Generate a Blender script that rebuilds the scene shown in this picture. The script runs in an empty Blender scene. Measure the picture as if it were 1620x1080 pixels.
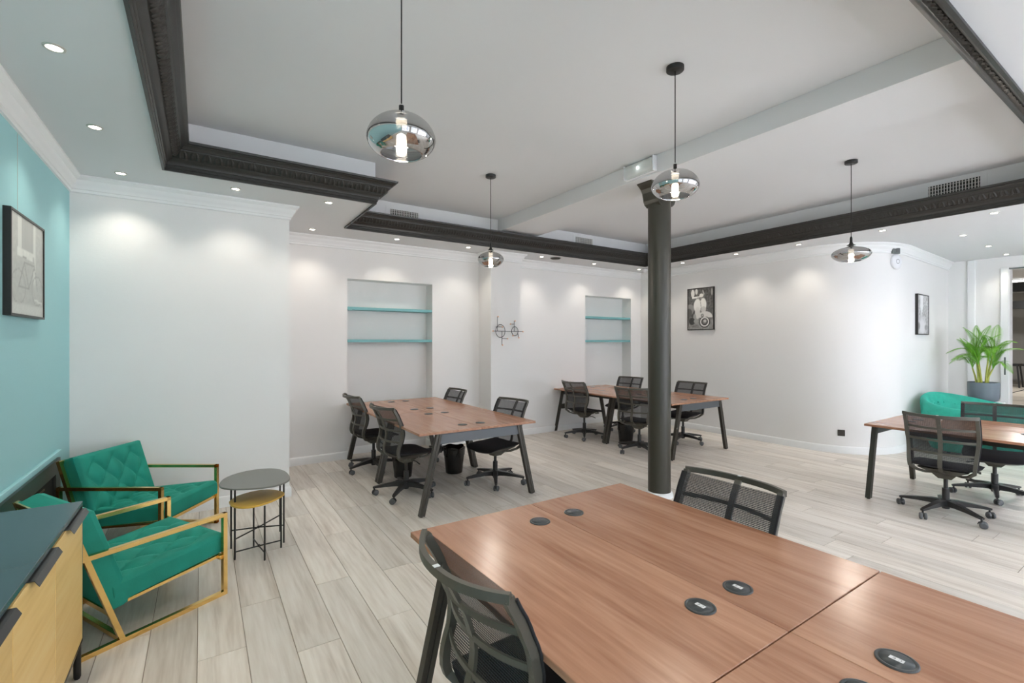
import bpy, math, random
from math import pi, sin, cos, radians, sqrt
from mathutils import Vector, Matrix
random.seed(7)
SC = bpy.context.scene
COL = SC.collection

# ------------------------------------------------------------------ camera, world, daylight, exposure
CAM_H, FPX, AZ = 1.55, 745.0, radians(56.6)
cam_data = bpy.data.cameras.new('camera')
cam_data.sensor_width = 36.0
cam_data.lens = FPX / 1620.0 * 36.0
cam_data.clip_start = 0.05
cam = bpy.data.objects.new('camera', cam_data)
cam.location = (0, 0, CAM_H)
cam.rotation_euler = (pi / 2, 0, AZ - pi / 2)
COL.objects.link(cam)
SC.camera = cam

world = bpy.data.worlds.new('world')
SC.world = world
world.use_nodes = True
bg = world.node_tree.nodes['Background']
bg.inputs[0].default_value = (0.75, 0.86, 1.0, 1)
bg.inputs[1].default_value = 1.0

WINDOWS = [(0.2, 1.5), (2.3, 1.5), (4.4, 1.5), (6.5, 1.5), (8.6, 1.5)]   # centre x, width on the street facade
FACADE_Y = -2.2
DAY_W = 190.0
for i, (wx, ww) in enumerate(WINDOWS):
    ld = bpy.data.lights.new('window_daylight', 'AREA')
    ld.shape = 'RECTANGLE'; ld.size = ww - 0.1; ld.size_y = 2.05
    ld.energy = DAY_W * (0.45, 0.50, 1.22, 1.32, 1.25)[i]
    ld.color = (0.86, 0.89, 1.0)
    lo = bpy.data.objects.new('window_daylight', ld)
    lo.location = (wx, FACADE_Y + 0.06, 1.5)
    lo.rotation_euler = (pi / 2, 0, pi)      # shines towards +y
    COL.objects.link(lo)
    lo['kind'] = 'helper'

SPOT_W, BULB_W = 16.0, 13.0
vs = SC.view_settings
vs.view_transform = 'Standard'; vs.look = 'None'; vs.gamma = 1.0; vs.use_curve_mapping = False
vs.exposure = 0.22
SC.cycles.use_denoising = True
SC.cycles.max_bounces = 10
SC.cycles.diffuse_bounces = 6
SC.cycles.transparent_max_bounces = 16

# ------------------------------------------------------------------ helpers
def link(o): COL.objects.link(o); return o

class MB:
    """collects faces of one mesh"""
    def __init__(s): s.v = []; s.f = []; s.sm = []
    def add(s, vs_, fs, smooth=False):
        b = len(s.v); s.v += [tuple(p) for p in vs_]
        for f in fs: s.f.append(tuple(i + b for i in f)); s.sm.append(smooth)
        return s
    def box(s, x0, x1, y0, y1, z0, z1, c=0.0, M=None):
        if c <= 0:
            vv = [(x, y, z) for z in (z0, z1) for y in (y0, y1) for x in (x0, x1)]
            ff = [(0, 2, 3, 1), (4, 5, 7, 6), (0, 1, 5, 4), (2, 6, 7, 3), (0, 4, 6, 2), (1, 3, 7, 5)]
        else:
            c = min(c, .49 * min(x1 - x0, y1 - y0, z1 - z0))
            vv = []; idx = {}
            for sx in (0, 1):
                for sy in (0, 1):
                    for sz in (0, 1):
                        X, Y, Z = (x0, x1)[sx], (y0, y1)[sy], (z0, z1)[sz]
                        dx, dy, dz = (c, -c)[sx], (c, -c)[sy], (c, -c)[sz]
                        for a, p in enumerate(((X, Y + dy, Z + dz), (X + dx, Y, Z + dz), (X + dx, Y + dy, Z))):
                            idx[sx, sy, sz, a] = len(vv); vv.append(p)
            I = idx; ff = []
            for t in (0, 1):
                q = [I[t, 0, 0, 0], I[t, 1, 0, 0], I[t, 1, 1, 0], I[t, 0, 1, 0]]; ff.append(q if t else q[::-1])
                q = [I[0, t, 0, 1], I[0, t, 1, 1], I[1, t, 1, 1], I[1, t, 0, 1]]; ff.append(q if t else q[::-1])
                q = [I[0, 0, t, 2], I[1, 0, t, 2], I[1, 1, t, 2], I[0, 1, t, 2]]; ff.append(q if t else q[::-1])
            for a in (0, 1):
                for b in (0, 1):
                    ff.append((I[a, b, 0, 0], I[a, b, 1, 0], I[a, b, 1, 1], I[a, b, 0, 1]))
                    ff.append((I[a, 0, b, 0], I[a, 1, b, 0], I[a, 1, b, 2], I[a, 0, b, 2]))
                    ff.append((I[0, a, b, 1], I[1, a, b, 1], I[1, a, b, 2], I[0, a, b, 2]))
            for k in [(a, b, d) for a in (0, 1) for b in (0, 1) for d in (0, 1)]:
                ff.append((I[k + (0,)], I[k + (1,)], I[k + (2,)]))
        if M is not None: vv = [M @ Vector(p) for p in vv]
        return s.add(vv, ff)
    def sweep(s, pts, side, w, h, smooth=False, cap=True):
        """rectangular bar along pts; side = fixed sideways vector (width w), h = other thickness"""
        pts = [Vector(p) for p in pts]; side = Vector(side).normalized(); n = len(pts)
        ws = w if hasattr(w, '__len__') else [w] * n
        hs = h if hasattr(h, '__len__') else [h] * n
        vv = []
        for i, p in enumerate(pts):
            t = (pts[min(i + 1, n - 1)] - pts[max(i - 1, 0)]).normalized()
            nn = side.cross(t).normalized()
            for a, b in ((-1, -1), (1, -1), (1, 1), (-1, 1)):
                vv.append(p + side * (a * ws[i] / 2) + nn * (b * hs[i] / 2))
        ff = [(i * 4 + k, i * 4 + (k + 1) % 4, i * 4 + 4 + (k + 1) % 4, i * 4 + 4 + k) for i in range(n - 1) for k in range(4)]
        if cap: ff += [(3, 2, 1, 0), tuple(4 * (n - 1) + k for k in range(4))]
        return s.add(vv, ff, smooth)
    def tube(s, pts, r, n=8, smooth=True):
        pts = [Vector(p) for p in pts]; m = len(pts)
        rs = r if hasattr(r, '__len__') else [r] * m
        vv = []; ref = None
        for i, p in enumerate(pts):
            t = (pts[min(i + 1, m - 1)] - pts[max(i - 1, 0)]).normalized()
            if ref is None: ref = Vector((1, 0, 0)) if abs(t.x) < .8 else Vector((0, 1, 0))
            a = (ref - t * ref.dot(t)).normalized(); ref = a; b = t.cross(a)
            for k in range(n):
                an = 2 * pi * k / n; vv.append(p + (a * cos(an) + b * sin(an)) * rs[i])
        ff = [(i * n + k, i * n + (k + 1) % n, i * n + n + (k + 1) % n, i * n + n + k) for i in range(m - 1) for k in range(n)]
        s.add(vv, ff, smooth)
        return s.add([vv[k] for k in range(n)], [tuple(range(n))[::-1]]).add(vv[-n:], [tuple(range(n))])
    def lathe(s, prof, n=24, c=(0, 0, 0), smooth=True, cap=False, M=None):
        vv = []; m = len(prof)
        for r, z in prof:
            for k in range(n):
                an = 2 * pi * k / n; vv.append(Vector((c[0] + r * cos(an), c[1] + r * sin(an), c[2] + z)))
        if M is not None: vv = [M @ p for p in vv]
        ff = [(i * n + k, i * n + (k + 1) % n, i * n + n + (k + 1) % n, i * n + n + k) for i in range(m - 1) for k in range(n)]
        s.add(vv, ff, smooth)
        if cap: s.add(vv[:n], [tuple(range(n))[::-1]]); s.add(vv[-n:], [tuple(range(n))])
        return s
    def prism(s, poly, z0, z1, M=None):
        n = len(poly)
        vv = [Vector((x, y, z0)) for x, y in poly] + [Vector((x, y, z1)) for x, y in poly]
        if M is not None: vv = [M @ p for p in vv]
        return s.add(vv, [tuple(range(n))[::-1], tuple(range(n, 2 * n))] + [(k, (k + 1) % n, n + (k + 1) % n, n + k) for k in range(n)])
    def grid(s, fn, nu, nv, smooth=True):
        vv = [fn(u / nu, v / nv) for v in range(nv + 1) for u in range(nu + 1)]
        ff = [(v * (nu + 1) + u, v * (nu + 1) + u + 1, (v + 1) * (nu + 1) + u + 1, (v + 1) * (nu + 1) + u) for v in range(nv) for u in range(nu)]
        return s.add(vv, ff, smooth)
    def mesh(s, name, m):
        me = bpy.data.meshes.new(name); me.from_pydata(s.v, [], s.f)
        me.polygons.foreach_set('use_smooth', s.sm)
        if m: me.materials.append(m)
        me.update(); return me
    def build(s, name, m, parent=None, loc=None, rot=None):
        o = bpy.data.objects.new(name, s.mesh(name, m)); link(o)
        if parent is not None: o.parent = parent
        if loc is not None: o.location = loc
        if rot is not None: o.rotation_euler = rot
        return o

def tag(o, label=None, cat=None, group=None, kind=None):
    if label: o['label'] = label
    if cat: o['category'] = cat
    if group: o['group'] = group
    if kind: o['kind'] = kind
    return o
def empty(name, loc=(0, 0, 0), rz=0.0):
    o = bpy.data.objects.new(name, None); link(o); o.location = loc; o.rotation_euler = (0, 0, rz); o.empty_display_size = .1
    return o
def inst(src, parent=None, loc=None, rot=None):
    o = src.copy(); link(o)
    if parent is not None: o.parent = parent
    if loc is not None: o.location = loc
    if rot is not None: o.rotation_euler = rot
    return o
def project(p):
    d = Vector(p) - Vector((0, 0, CAM_H)); D = d.x * cos(AZ) + d.y * sin(AZ)
    if D < .15: return None
    return 810 + FPX * (d.x * sin(AZ) - d.y * cos(AZ)) / D, 540 - FPX * d.z / D, D
def smooth_pts(ctrl, n=6):
    P = [Vector(c) for c in ctrl]; out = []
    for i in range(len(P) - 1):
        p0, p1, p2, p3 = P[max(i - 1, 0)], P[i], P[i + 1], P[min(i + 2, len(P) - 1)]
        for k in range(n):
            t = k / n
            out.append(.5 * ((2 * p1) + (p2 - p0) * t + (2 * p0 - 5 * p1 + 4 * p2 - p3) * t * t + (3 * p1 - p0 - 3 * p2 + p3) * t ** 3))
    out.append(P[-1]); return out

# ------------------------------------------------------------------ materials
def nmat(name):
    m = bpy.data.materials.new(name); m.use_nodes = True
    nt = m.node_tree; b = nt.nodes['Principled BSDF']
    return m, nt, b
def pmat(name, col, rough=.5, metal=0.0, bump=0.0, bscale=60.0, var=0.0, vscale=6.0, spec=.5, sheen=0.0, stretch=None):
    m, nt, b = nmat(name); N, L = nt.nodes, nt.links
    b.inputs['Base Color'].default_value = (*col, 1); b.inputs['Roughness'].default_value = rough
    b.inputs['Metallic'].default_value = metal; b.inputs['Specular IOR Level'].default_value = spec
    if sheen: b.inputs['Sheen Weight'].default_value = sheen; b.inputs['Sheen Roughness'].default_value = .35; b.inputs['Sheen Tint'].default_value = (*[min(1, c * 3 + .05) for c in col], 1)
    if var or bump:
        tc = N.new('ShaderNodeTexCoord'); mp = N.new('ShaderNodeMapping'); L.new(tc.outputs['Object'], mp.inputs[0])
        if stretch: mp.inputs['Scale'].default_value = stretch
        if var:
            n = N.new('ShaderNodeTexNoise'); n.inputs['Scale'].default_value = vscale; n.inputs['Detail'].default_value = 4; L.new(mp.outputs[0], n.inputs[0])
            mx = N.new('ShaderNodeMix'); mx.data_type = 'RGBA'
            mx.inputs[6].default_value = (*[c * (1 - var) for c in col], 1); mx.inputs[7].default_value = (*[min(1, c * (1 + var)) for c in col], 1)
            L.new(n.outputs[0], mx.inputs[0]); L.new(mx.outputs[2], b.inputs['Base Color'])
        if bump:
            n2 = N.new('ShaderNodeTexNoise'); n2.inputs['Scale'].default_value = bscale; n2.inputs['Detail'].default_value = 3; L.new(mp.outputs[0], n2.inputs[0])
            bp = N.new('ShaderNodeBump'); bp.inputs['Strength'].default_value = bump; bp.inputs['Distance'].default_value = .004
            L.new(n2.outputs[0], bp.inputs['Height']); L.new(bp.outputs[0], b.inputs['Normal'])
    return m
def emat(name, col, s):
    m, nt, b = nmat(name); b.inputs['Base Color'].default_value = (*col, 1)
    b.inputs['Emission Color'].default_value = (*col, 1); b.inputs['Emission Strength'].default_value = s
    return m
def wood(name, c0, c1, c2, scale, rough, axis='y', objrand=False, spec=.5, ring=0.6, tone=.12):
    """streaky timber: grain along the object's axis"""
    m, nt, b = nmat(name); N, L = nt.nodes, nt.links
    tc = N.new('ShaderNodeTexCoord'); mp = N.new('ShaderNodeMapping'); L.new(tc.outputs['Object'], mp.inputs[0])
    st = [scale] * 3; st['xyz'.index(axis)] = scale * .07; mp.inputs['Scale'].default_value = st
    vec = mp.outputs[0]
    if objrand:
        oi = N.new('ShaderNodeObjectInfo'); ad = N.new('ShaderNodeVectorMath'); ad.operation = 'ADD'
        ml = N.new('ShaderNodeVectorMath'); ml.operation = 'SCALE'; ml.inputs[0].default_value = (37, 91, 53)
        L.new(oi.outputs['Random'], ml.inputs['Scale']); L.new(vec, ad.inputs[0]); L.new(ml.outputs[0], ad.inputs[1]); vec = ad.outputs[0]
    n1 = N.new('ShaderNodeTexNoise'); n1.inputs['Scale'].default_value = 1.0; n1.inputs['Detail'].default_value = 5; n1.inputs['Roughness'].default_value = .62; n1.inputs['Distortion'].default_value = ring; L.new(vec, n1.inputs[0])
    n2 = N.new('ShaderNodeTexNoise'); n2.inputs['Scale'].default_value = 5.5; n2.inputs['Detail'].default_value = 3; L.new(vec, n2.inputs[0])
    mxf = N.new('ShaderNodeMath'); mxf.operation = 'MULTIPLY_ADD'; mxf.inputs[1].default_value = .35; L.new(n2.outputs[0], mxf.inputs[0])
    m65 = N.new('ShaderNodeMath'); m65.operation = 'MULTIPLY'; m65.inputs[1].default_value = .65; L.new(n1.outputs[0], m65.inputs[0]); L.new(m65.outputs[0], mxf.inputs[2])
    cr = N.new('ShaderNodeValToRGB'); e = cr.color_ramp.elements
    e[0].position = .30; e[0].color = (*c0, 1); e[1].position = .68; e[1].color = (*c2, 1)
    k = cr.color_ramp.elements.new(.5); k.color = (*c1, 1)
    L.new(mxf.outputs[0], cr.inputs[0])
    out = cr.outputs[0]
    if objrand:
        hs = N.new('ShaderNodeHueSaturation'); mr = N.new('ShaderNodeMapRange'); mr.inputs[3].default_value = 1 - tone; mr.inputs[4].default_value = 1 + tone * .8
        L.new(oi.outputs['Random'], mr.inputs[0]); L.new(mr.outputs[0], hs.inputs['Value']); L.new(out, hs.inputs['Color']); out = hs.outputs[0]
    L.new(out, b.inputs['Base Color'])
    b.inputs['Roughness'].default_value = rough; b.inputs['Specular IOR Level'].default_value = spec
    bp = N.new('ShaderNodeBump'); bp.inputs['Strength'].default_value = .12; bp.inputs['Distance'].default_value = .002
    L.new(mxf.outputs[0], bp.inputs['Height']); L.new(bp.outputs[0], b.inputs['Normal'])
    return m

M = {}
M['wall'] = pmat('white_wall_paper', (.80, .795, .785), .65, bump=.25, bscale=40, stretch=(.6, .6, 14))
M['teal'] = pmat('teal_wall_paint', (.325, .605, .635), .6, bump=.2, bscale=40, stretch=(.6, .6, 14))
M['ceil'] = pmat('ceiling_paint', (.70, .71, .72), .8, bump=.05, bscale=8)
M['trimw'] = pmat('white_trim_paint', (.82, .83, .83), .4)
M['black_mould'] = pmat('black_moulding_paint', (.028, .028, .026), .42, bump=.15, bscale=90)
M['column'] = pmat('column_paint', (.040, .038, .027), .42, bump=.15, bscale=50)
M['plank'] = wood('pale_oak_plank', (.50, .435, .370), (.715, .660, .595), (.83, .79, .735), 9.0, .38, 'y', True)
M['subfloor'] = pmat('plank_joint', (.30, .255, .21), .8)
M['walnut'] = wood('walnut_veneer', (.275, .120, .066), (.42, .212, .127), (.53, .295, .188), 9.0, .25, 'y', True, spec=.5, ring=.9, tone=.03)
M['oak'] = wood('sideboard_oak', (.78, .50, .155), (.90, .62, .235), (.95, .71, .32), 7.0, .45, 'y', True)
M['steel'] = pmat('dark_bronze_steel', (.050, .045, .036), .36, .3)
M['beam_steel'] = pmat('grey_steel_beam', (.10, .11, .12), .38, .3)
M['plastic'] = pmat('chair_olive_black_plastic', (.085, .080, .064), .42, bump=.1, bscale=400)
M['base'] = pmat('chair_base_plastic', (.024, .024, .024), .40)
M['fabric'] = pmat('chair_seat_fabric', (.014, .014, .017), .85, bump=.5, bscale=500, sheen=.15)
M['wheel'] = pmat('caster_grey', (.10, .105, .11), .5)
M['chrome'] = pmat('chrome', (.7, .7, .7), .15, 1.0)
M['gold'] = pmat('brushed_gold', (.86, .58, .21), .2, 1.0)
M['velvet'] = pmat('green_velvet', (.004, .245, .180), .75, var=.3, vscale=7, bump=.25, bscale=120, sheen=.35)
M['velvet2'] = pmat('mint_velvet', (.02, .38, .28), .7, var=.5, vscale=9, bump=.35, bscale=120, sheen=.4)
M['sb_black'] = pmat('sideboard_black_lacquer', (.045, .048, .050), .30)
M['sb_top'] = pmat('sideboard_top_satin', (.045, .085, .100), .22)  # teal of the reflected wall mixed into the base colour
M['grey_top'] = pmat('grey_table_lacquer', (.17, .17, .155), .35)
M['ochre'] = pmat('ochre_table_lacquer', (.62, .37, .055), .32)
M['rod'] = pmat('black_rod', (.012, .012, .012), .4)
M['frame'] = pmat('black_picture_frame', (.012, .011, .010), .4)
M['shelf'] = pmat('teal_shelf_paint', (.17, .42, .44), .5)
M['grommet'] = pmat('grommet_dark_plastic', (.042, .048, .052), .32)
M['sticker'] = pmat('sticker_white', (.75, .76, .77), .5)
M['white_plastic'] = pmat('white_plastic', (.78, .79, .82), .35)
M['grey_plastic'] = pmat('grey_plastic', (.13, .15, .15), .5)
M['black_plastic'] = pmat('black_plastic', (.010, .010, .010), .25)
M['bag'] = pmat('bin_liner', (.006, .006, .006), .18, bump=.9, bscale=14)
M['fire'] = pmat('fireplace_dark_slate', (.050, .052, .044), .28)
M['firebox_black'] = pmat('fireplace_black', (.006, .006, .006), .7)
M['brass'] = pmat('grille_bronze', (.20, .15, .07), .35, .8)
M['pot'] = pmat('grey_planter', (.145, .175, .205), .55, bump=.1, bscale=80)
M['soil'] = pmat('soil', (.05, .03, .018), .95)
M['cane'] = pmat('palm_cane', (.42, .44, .08), .5, var=.3, vscale=20)
M['leaf'] = pmat('palm_leaf', (.16, .40, .03), .45, var=.45, vscale=9)
M['copper'] = pmat('copper_tip', (.85, .48, .28), .3, .6)
M['wire'] = pmat('dark_wire', (.03, .035, .04), .4, .5)
M['tile'] = pmat('beige_floor_tile', (.55, .50, .43), .4)
M['farwall'] = pmat('far_room_wall', (.42, .41, .39), .8)
M['downring'] = pmat('downlight_ring', (.55, .54, .50), .35, .6)
M['glow'] = emat('downlight_lens', (1.0, .90, .74), 22.0)
M['bulb'] = emat('bulb_glow', (1.0, .86, .66), 16.0)
M['vent'] = pmat('vent_white', (.66, .65, .62), .5)
M['dark'] = pmat('vent_shade_tile_joint', (.02, .02, .018), .9)  # shade behind the vent slats put in as black; also black tile joints

def mesh_fabric():
    m, nt, b = nmat('chair_back_net'); N, L = nt.nodes, nt.links
    b.inputs['Base Color'].default_value = (.026, .027, .033, 1); b.inputs['Roughness'].default_value = .7
    tc = N.new('ShaderNodeTexCoord'); sp = N.new('ShaderNodeSeparateXYZ'); L.new(tc.outputs['Object'], sp.inputs[0])
    def stripes(sock, freq):
        a = N.new('ShaderNodeMath'); a.operation = 'MULTIPLY'; a.inputs[1].default_value = freq; L.new(sock, a.inputs[0])
        s = N.new('ShaderNodeMath'); s.operation = 'SINE'; L.new(a.outputs[0], s.inputs[0]); return s.outputs[0]
    s1 = stripes(sp.outputs['Z'], 2 * pi / .0065); s2 = stripes(sp.outputs['Y'], 2 * pi / .012)
    md = N.new('ShaderNodeMath'); md.operation = 'MULTIPLY_ADD'; md.inputs[1].default_value = .30; L.new(s2, md.inputs[0]); L.new(s1, md.inputs[2])
    mr = N.new('ShaderNodeMapRange'); mr.inputs[1].default_value = -.3; mr.inputs[2].default_value = .35; mr.inputs[3].default_value = .56; mr.inputs[4].default_value = .99
    L.new(md.outputs[0], mr.inputs[0]); L.new(mr.outputs[0], b.inputs['Alpha'])
    return m
M['net'] = mesh_fabric()
def smoked():
    m = bpy.data.materials.new('smoked_mirror_glass'); m.use_nodes = True; nt = m.node_tree; N, L = nt.nodes, nt.links
    N.remove(N['Principled BSDF']); out = N['Material Output']
    g = N.new('ShaderNodeBsdfGlossy'); g.inputs['Color'].default_value = (.74, .74, .74, 1); g.inputs['Roughness'].default_value = .015
    t = N.new('ShaderNodeBsdfTransparent'); t.inputs['Color'].default_value = (.46, .455, .45, 1)
    lw = N.new('ShaderNodeLayerWeight'); lw.inputs['Blend'].default_value = .35
    mr = N.new('ShaderNodeMapRange'); mr.inputs[3].default_value = .55; mr.inputs[4].default_value = .92; L.new(lw.outputs['Facing'], mr.inputs[0])
    mx = N.new('ShaderNodeMixShader'); L.new(mr.outputs[0], mx.inputs[0]); L.new(t.outputs[0], mx.inputs[1]); L.new(g.outputs[0], mx.inputs[2]); L.new(mx.outputs[0], out.inputs[0])
    return m
M['smoke'] = smoked()
def pane():
    m = bpy.data.materials.new('window_pane'); m.use_nodes = True; nt = m.node_tree; N, L = nt.nodes, nt.links
    N.remove(N['Principled BSDF']); out = N['Material Output']
    g = N.new('ShaderNodeBsdfGlossy'); g.inputs['Roughness'].default_value = .01
    t = N.new('ShaderNodeBsdfTransparent'); t.inputs['Color'].default_value = (.95, .97, .97, 1)
    mx = N.new('ShaderNodeMixShader'); mx.inputs[0].default_value = .08; L.new(t.outputs[0], mx.inputs[1]); L.new(g.outputs[0], mx.inputs[2]); L.new(mx.outputs[0], out.inputs[0])
    return m
M['pane'] = pane()
M['frosted'] = pmat('frosted_cover', (.72, .76, .74), .3); M['frosted'].node_tree.nodes['Principled BSDF'].inputs['Alpha'].default_value = .5

def struct(o, label=None): o['kind'] = 'structure'; (label and tag(o, label)); return o

# ------------------------------------------------------------------ room shell
ZD, ZR = 2.90, 3.285                 # dropped soffit, raised ceiling
XL, YW, XW, YB, XR, XE = -.895, 5.17, .735, 6.40, 7.28, 10.70
ND = .23                             # niche depth
NICHES = [(1.611, 2.823), (5.813, 7.0)]
NZ = 2.385
PIL = (3.60, 4.13, 6.03)             # pilaster x0, x1, front y
TRAY = [(-.25, .61), (6.63, .61), (6.63, 5.72), (1.41, 5.72), (1.41, 4.55), (-.25, 4.55)]

def wallbox(name, x0, x1, y0, y1, z0=0, z1=3.4, m='wall', parent=None):
    return MB().box(x0, x1, y0, y1, z0, z1).build(name, M[m], parent)
struct(wallbox('wall_teal', XL - .2, XL, FACADE_Y - .2, YW + .2, m='teal'))
struct(wallbox('wall_alcove', XL, XW, YW, YB + .3))
# rear wall with two shelf recesses and the pilaster
b = MB()
xs = [XW, NICHES[0][0], NICHES[0][1], NICHES[1][0], NICHES[1][1], XR + .2]
for i in range(5):
    if i in (1, 3):
        b.box(xs[i], xs[i + 1], YB, YB + ND, NZ, 3.4); b.box(xs[i], xs[i + 1], YB + ND, YB + .4, 0, 3.4)
    else: b.box(xs[i], xs[i + 1], YB, YB + .4, 0, 3.4)
b.box(PIL[0], PIL[1], PIL[2], YB, 0, 3.4)
struct(b.build('wall_back', M['wall']))
# right wall, bending round to the corridor
def bez(t): 
    p0, p1, p2 = Vector((XR, 3.55)), Vector((XR, 2.52)), Vector((8.3, 2.505))
    return p0 * (1 - t) ** 2 + p1 * 2 * t * (1 - t) + p2 * t * t
RW = [Vector((XR, YB))] + [bez(k / 18) for k in range(19)] + [Vector((XE, 2.627))]
def strip(name, path, offs, prof, m, kind='structure', smooth=True, closed_end=True):
    """extrude a profile (outward distance, z) along a plan polyline; outward = left of travel * offs"""
    n = len(path); vv = []; k = len(prof)
    for i, p in enumerate(path):
        p = Vector(p[:2])
        d0 = (p - Vector(path[i - 1][:2])).normalized() if i else None
        d1 = (Vector(path[i + 1][:2]) - p).normalized() if i < n - 1 else None
        d0 = d0 or d1; d1 = d1 or d0
        n0, n1 = Vector((-d0.y, d0.x)), Vector((-d1.y, d1.x))
        bis = (n0 + n1).normalized(); sc = 1 / max(.3, bis.dot(n0))
        for u, z in prof: q = p + bis * (u * sc * offs); vv.append((q.x, q.y, z))
    ff = [(i * k + j, i * k + (j + 1) % k, (i + 1) * k + (j + 1) % k, (i + 1) * k + j) for i in range(n - 1) for j in range(k)]
    ff += [tuple(range(k))[::-1], tuple((n - 1) * k + j for j in range(k))]
    mb = MB().add(vv, ff, smooth)
    o = mb.build(name, m); o['kind'] = kind
    if smooth: autosmooth(o)
    return o
def autosmooth(o, ang=35):
    me = o.data; me.polygons.foreach_set('use_smooth', [True] * len(me.polygons))
    try: me.set_sharp_from_angle(angle=radians(ang))
    except Exception: pass
    return o
strip('wall_right', RW, 1, [(0, 0), (0, 3.4), (.25, 3.4), (.25, 0)], M['wall'])
# end wall of the corridor with the doorway to the next room
DY0, DY1, DZ = .35, 1.89, 2.70
e = MB()
e.box(XE, XE + .18, DY1, 2.75, 0, 3.4); e.box(XE, XE + .18, DY0, DY1, DZ, 3.4); e.box(XE, XE + .18, FACADE_Y, DY0, 0, 3.4)
struct(e.build('wall_corridor_end', M['wall']))
d1 = struct(MB().box(XE - .045, XE + .02, 1.895, 1.985, 0, DZ + .02, .004).build('door_1', M['trimw']))
MB().box(XE - .052, XE - .044, 1.925, 1.945, 1.02, 1.30, .003).build('door_handle', M['grey_plastic'], d1)
MB().box(XE - .02, XE + .02, DY0, 1.895, DZ - .006, DZ + .012).build('door_rail', M['grey_plastic'], d1)
struct(MB().box(XE - .03, XE + .01, 2.28, 2.385, 0, ZD, .012).build('trim_corridor', M['trimw']))
# street facade with windows (behind the camera)
f = MB(); wx0 = XL - .2
for wx, ww in WINDOWS:
    f.box(wx0, wx - ww / 2, FACADE_Y - .2, FACADE_Y, 0, 3.4)
    f.box(wx - ww / 2, wx + ww / 2, FACADE_Y - .2, FACADE_Y, 0, .45); f.box(wx - ww / 2, wx + ww / 2, FACADE_Y - .2, FACADE_Y, 2.6, 3.4)
    wx0 = wx + ww / 2
f.box(wx0, XE + .18, FACADE_Y - .2, FACADE_Y, 0, 3.4)
struct(f.build('wall_facade', M['wall']))
for i, (wx, ww) in enumerate(WINDOWS):
    w = empty('window_%d' % (i + 1), (wx, FACADE_Y - .1, .45)); struct(w)
    h = ww / 2
    fr = MB().box(-h, -h + .06, -.03, .03, 0, 2.15).box(h - .06, h, -.03, .03, 0, 2.15).box(-h + .06, h - .06, -.03, .03, 0, .07).box(-h + .06, h - .06, -.03, .03, 2.08, 2.15).box(-.03, .03, -.03, .03, .07, 2.08)
    fr.build('window_frame', M['trimw'], w)
    for sx in (-1, 1):
        a, c = sorted((sx * .03, sx * (h - .06))); MB().box(a, c, -.004, .004, .07, 2.08).build('pane', M['pane'], w)

# ceilings
def in_tray(x, y): return (-.25 < x < 6.63 and .61 < y < 5.72) and not (x < 1.41 and y > 4.55)
c = MB(); gx = [XL, -.25, 1.41, 6.63, XE]; gy = [FACADE_Y, .61, 4.55, 5.72, YB + .3]
for i in range(4):
    for j in range(4):
        if not in_tray((gx[i] + gx[i + 1]) / 2, (gy[j] + gy[j + 1]) / 2): c.box(gx[i], gx[i + 1], gy[j], gy[j + 1], ZD, ZD + .03)
soffit = struct(c.build('ceiling_soffit', M['ceil']))
r = MB(); BX0, BX1, BZ = 3.53, 4.17, 3.118
r.box(-.6, 6.95, .3, 6.0, ZR, ZR + .1)
struct(r.build('ceiling', M['ceil']))
tw = MB()      # upright faces of the tray
n = len(TRAY)
for i in range(n):
    (x0, y0), (x1, y1) = TRAY[i], TRAY[(i + 1) % n]
    nx, ny = (y1 - y0), -(x1 - x0); l = sqrt(nx * nx + ny * ny); nx, ny = nx / l * .03, ny / l * .03
    tw.add([(x0, y0, ZD), (x1, y1, ZD), (x1, y1, ZR), (x0, y0, ZR)], [(0, 3, 2, 1)])
struct(tw.build('wall_tray', M['ceil']))
struct(MB().box(BX0, BX1, .615, 5.715, BZ, ZR - .001).build('beam', M['ceil']))

# black carved moulding round the tray
def off_poly(u):
    out = []
    for i in range(n):
        p, q, s_ = Vector(TRAY[i - 1]), Vector(TRAY[i]), Vector(TRAY[(i + 1) % n])
        d0, d1 = (q - p).normalized(), (s_ - q).normalized()
        n0, n1 = Vector((-d0.y, d0.x)), Vector((-d1.y, d1.x))
        out.append(q + (n0 + n1) * u)
    return out
MPROF = [(-.006, 2.882), (.010, 2.882), (.010, 2.902), (.018, 2.906), (.018, 2.926), (.026, 2.930), (.030, 2.944), (.042, 2.958), (.056, 2.966), (.060, 2.972), (.060, 2.980),
         (.066, 2.984), (.076, 2.990), (.100, 3.012), (.112, 3.024), (.114, 3.032), (.124, 3.034), (.130, 3.046), (.146, 3.058), (.152, 3.060), (.152, 3.066), (.168, 3.070), (.172, 3.086), (.0, 3.086)]
rings = [off_poly(u) for u, z in MPROF]
# one carved leaf: tongue with a raised rim
lf = MB(); LW = .072
for sgn in (-1, 1):
    prev = None
    for k in range(5):
        t = k / 4; y = -.034 + .068 * t; xw = sgn * LW * .46 * sqrt(max(.02, 1 - (t * 1.05 - .18) ** 2)); zc = .012 * sin(pi * min(1, t + .15))
        ring = [(xw * .25, y, .004), (xw * .55, y, .004 + zc), (xw * .98, y - .004, .002)]
        if prev: lf.add(prev + ring, [(0, 1, 4, 3), (1, 2, 5, 4)] if sgn > 0 else [(3, 4, 1, 0), (4, 5, 2, 1)], True)
        prev = ring
lf.add([(-.006, -.03, .001), (.006, -.03, .001), (.009, .0, .010), (0, .03, .003), (-.009, .0, .010)], [(0, 1, 2, 4), (4, 2, 3)], True)
leaf_mesh = lf.mesh('leaf', M['black_mould'])
SIDES = ['trim_street', 'trim_right', 'trim_back', 'trim_notch_return', 'trim_notch', 'trim_left']
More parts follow.
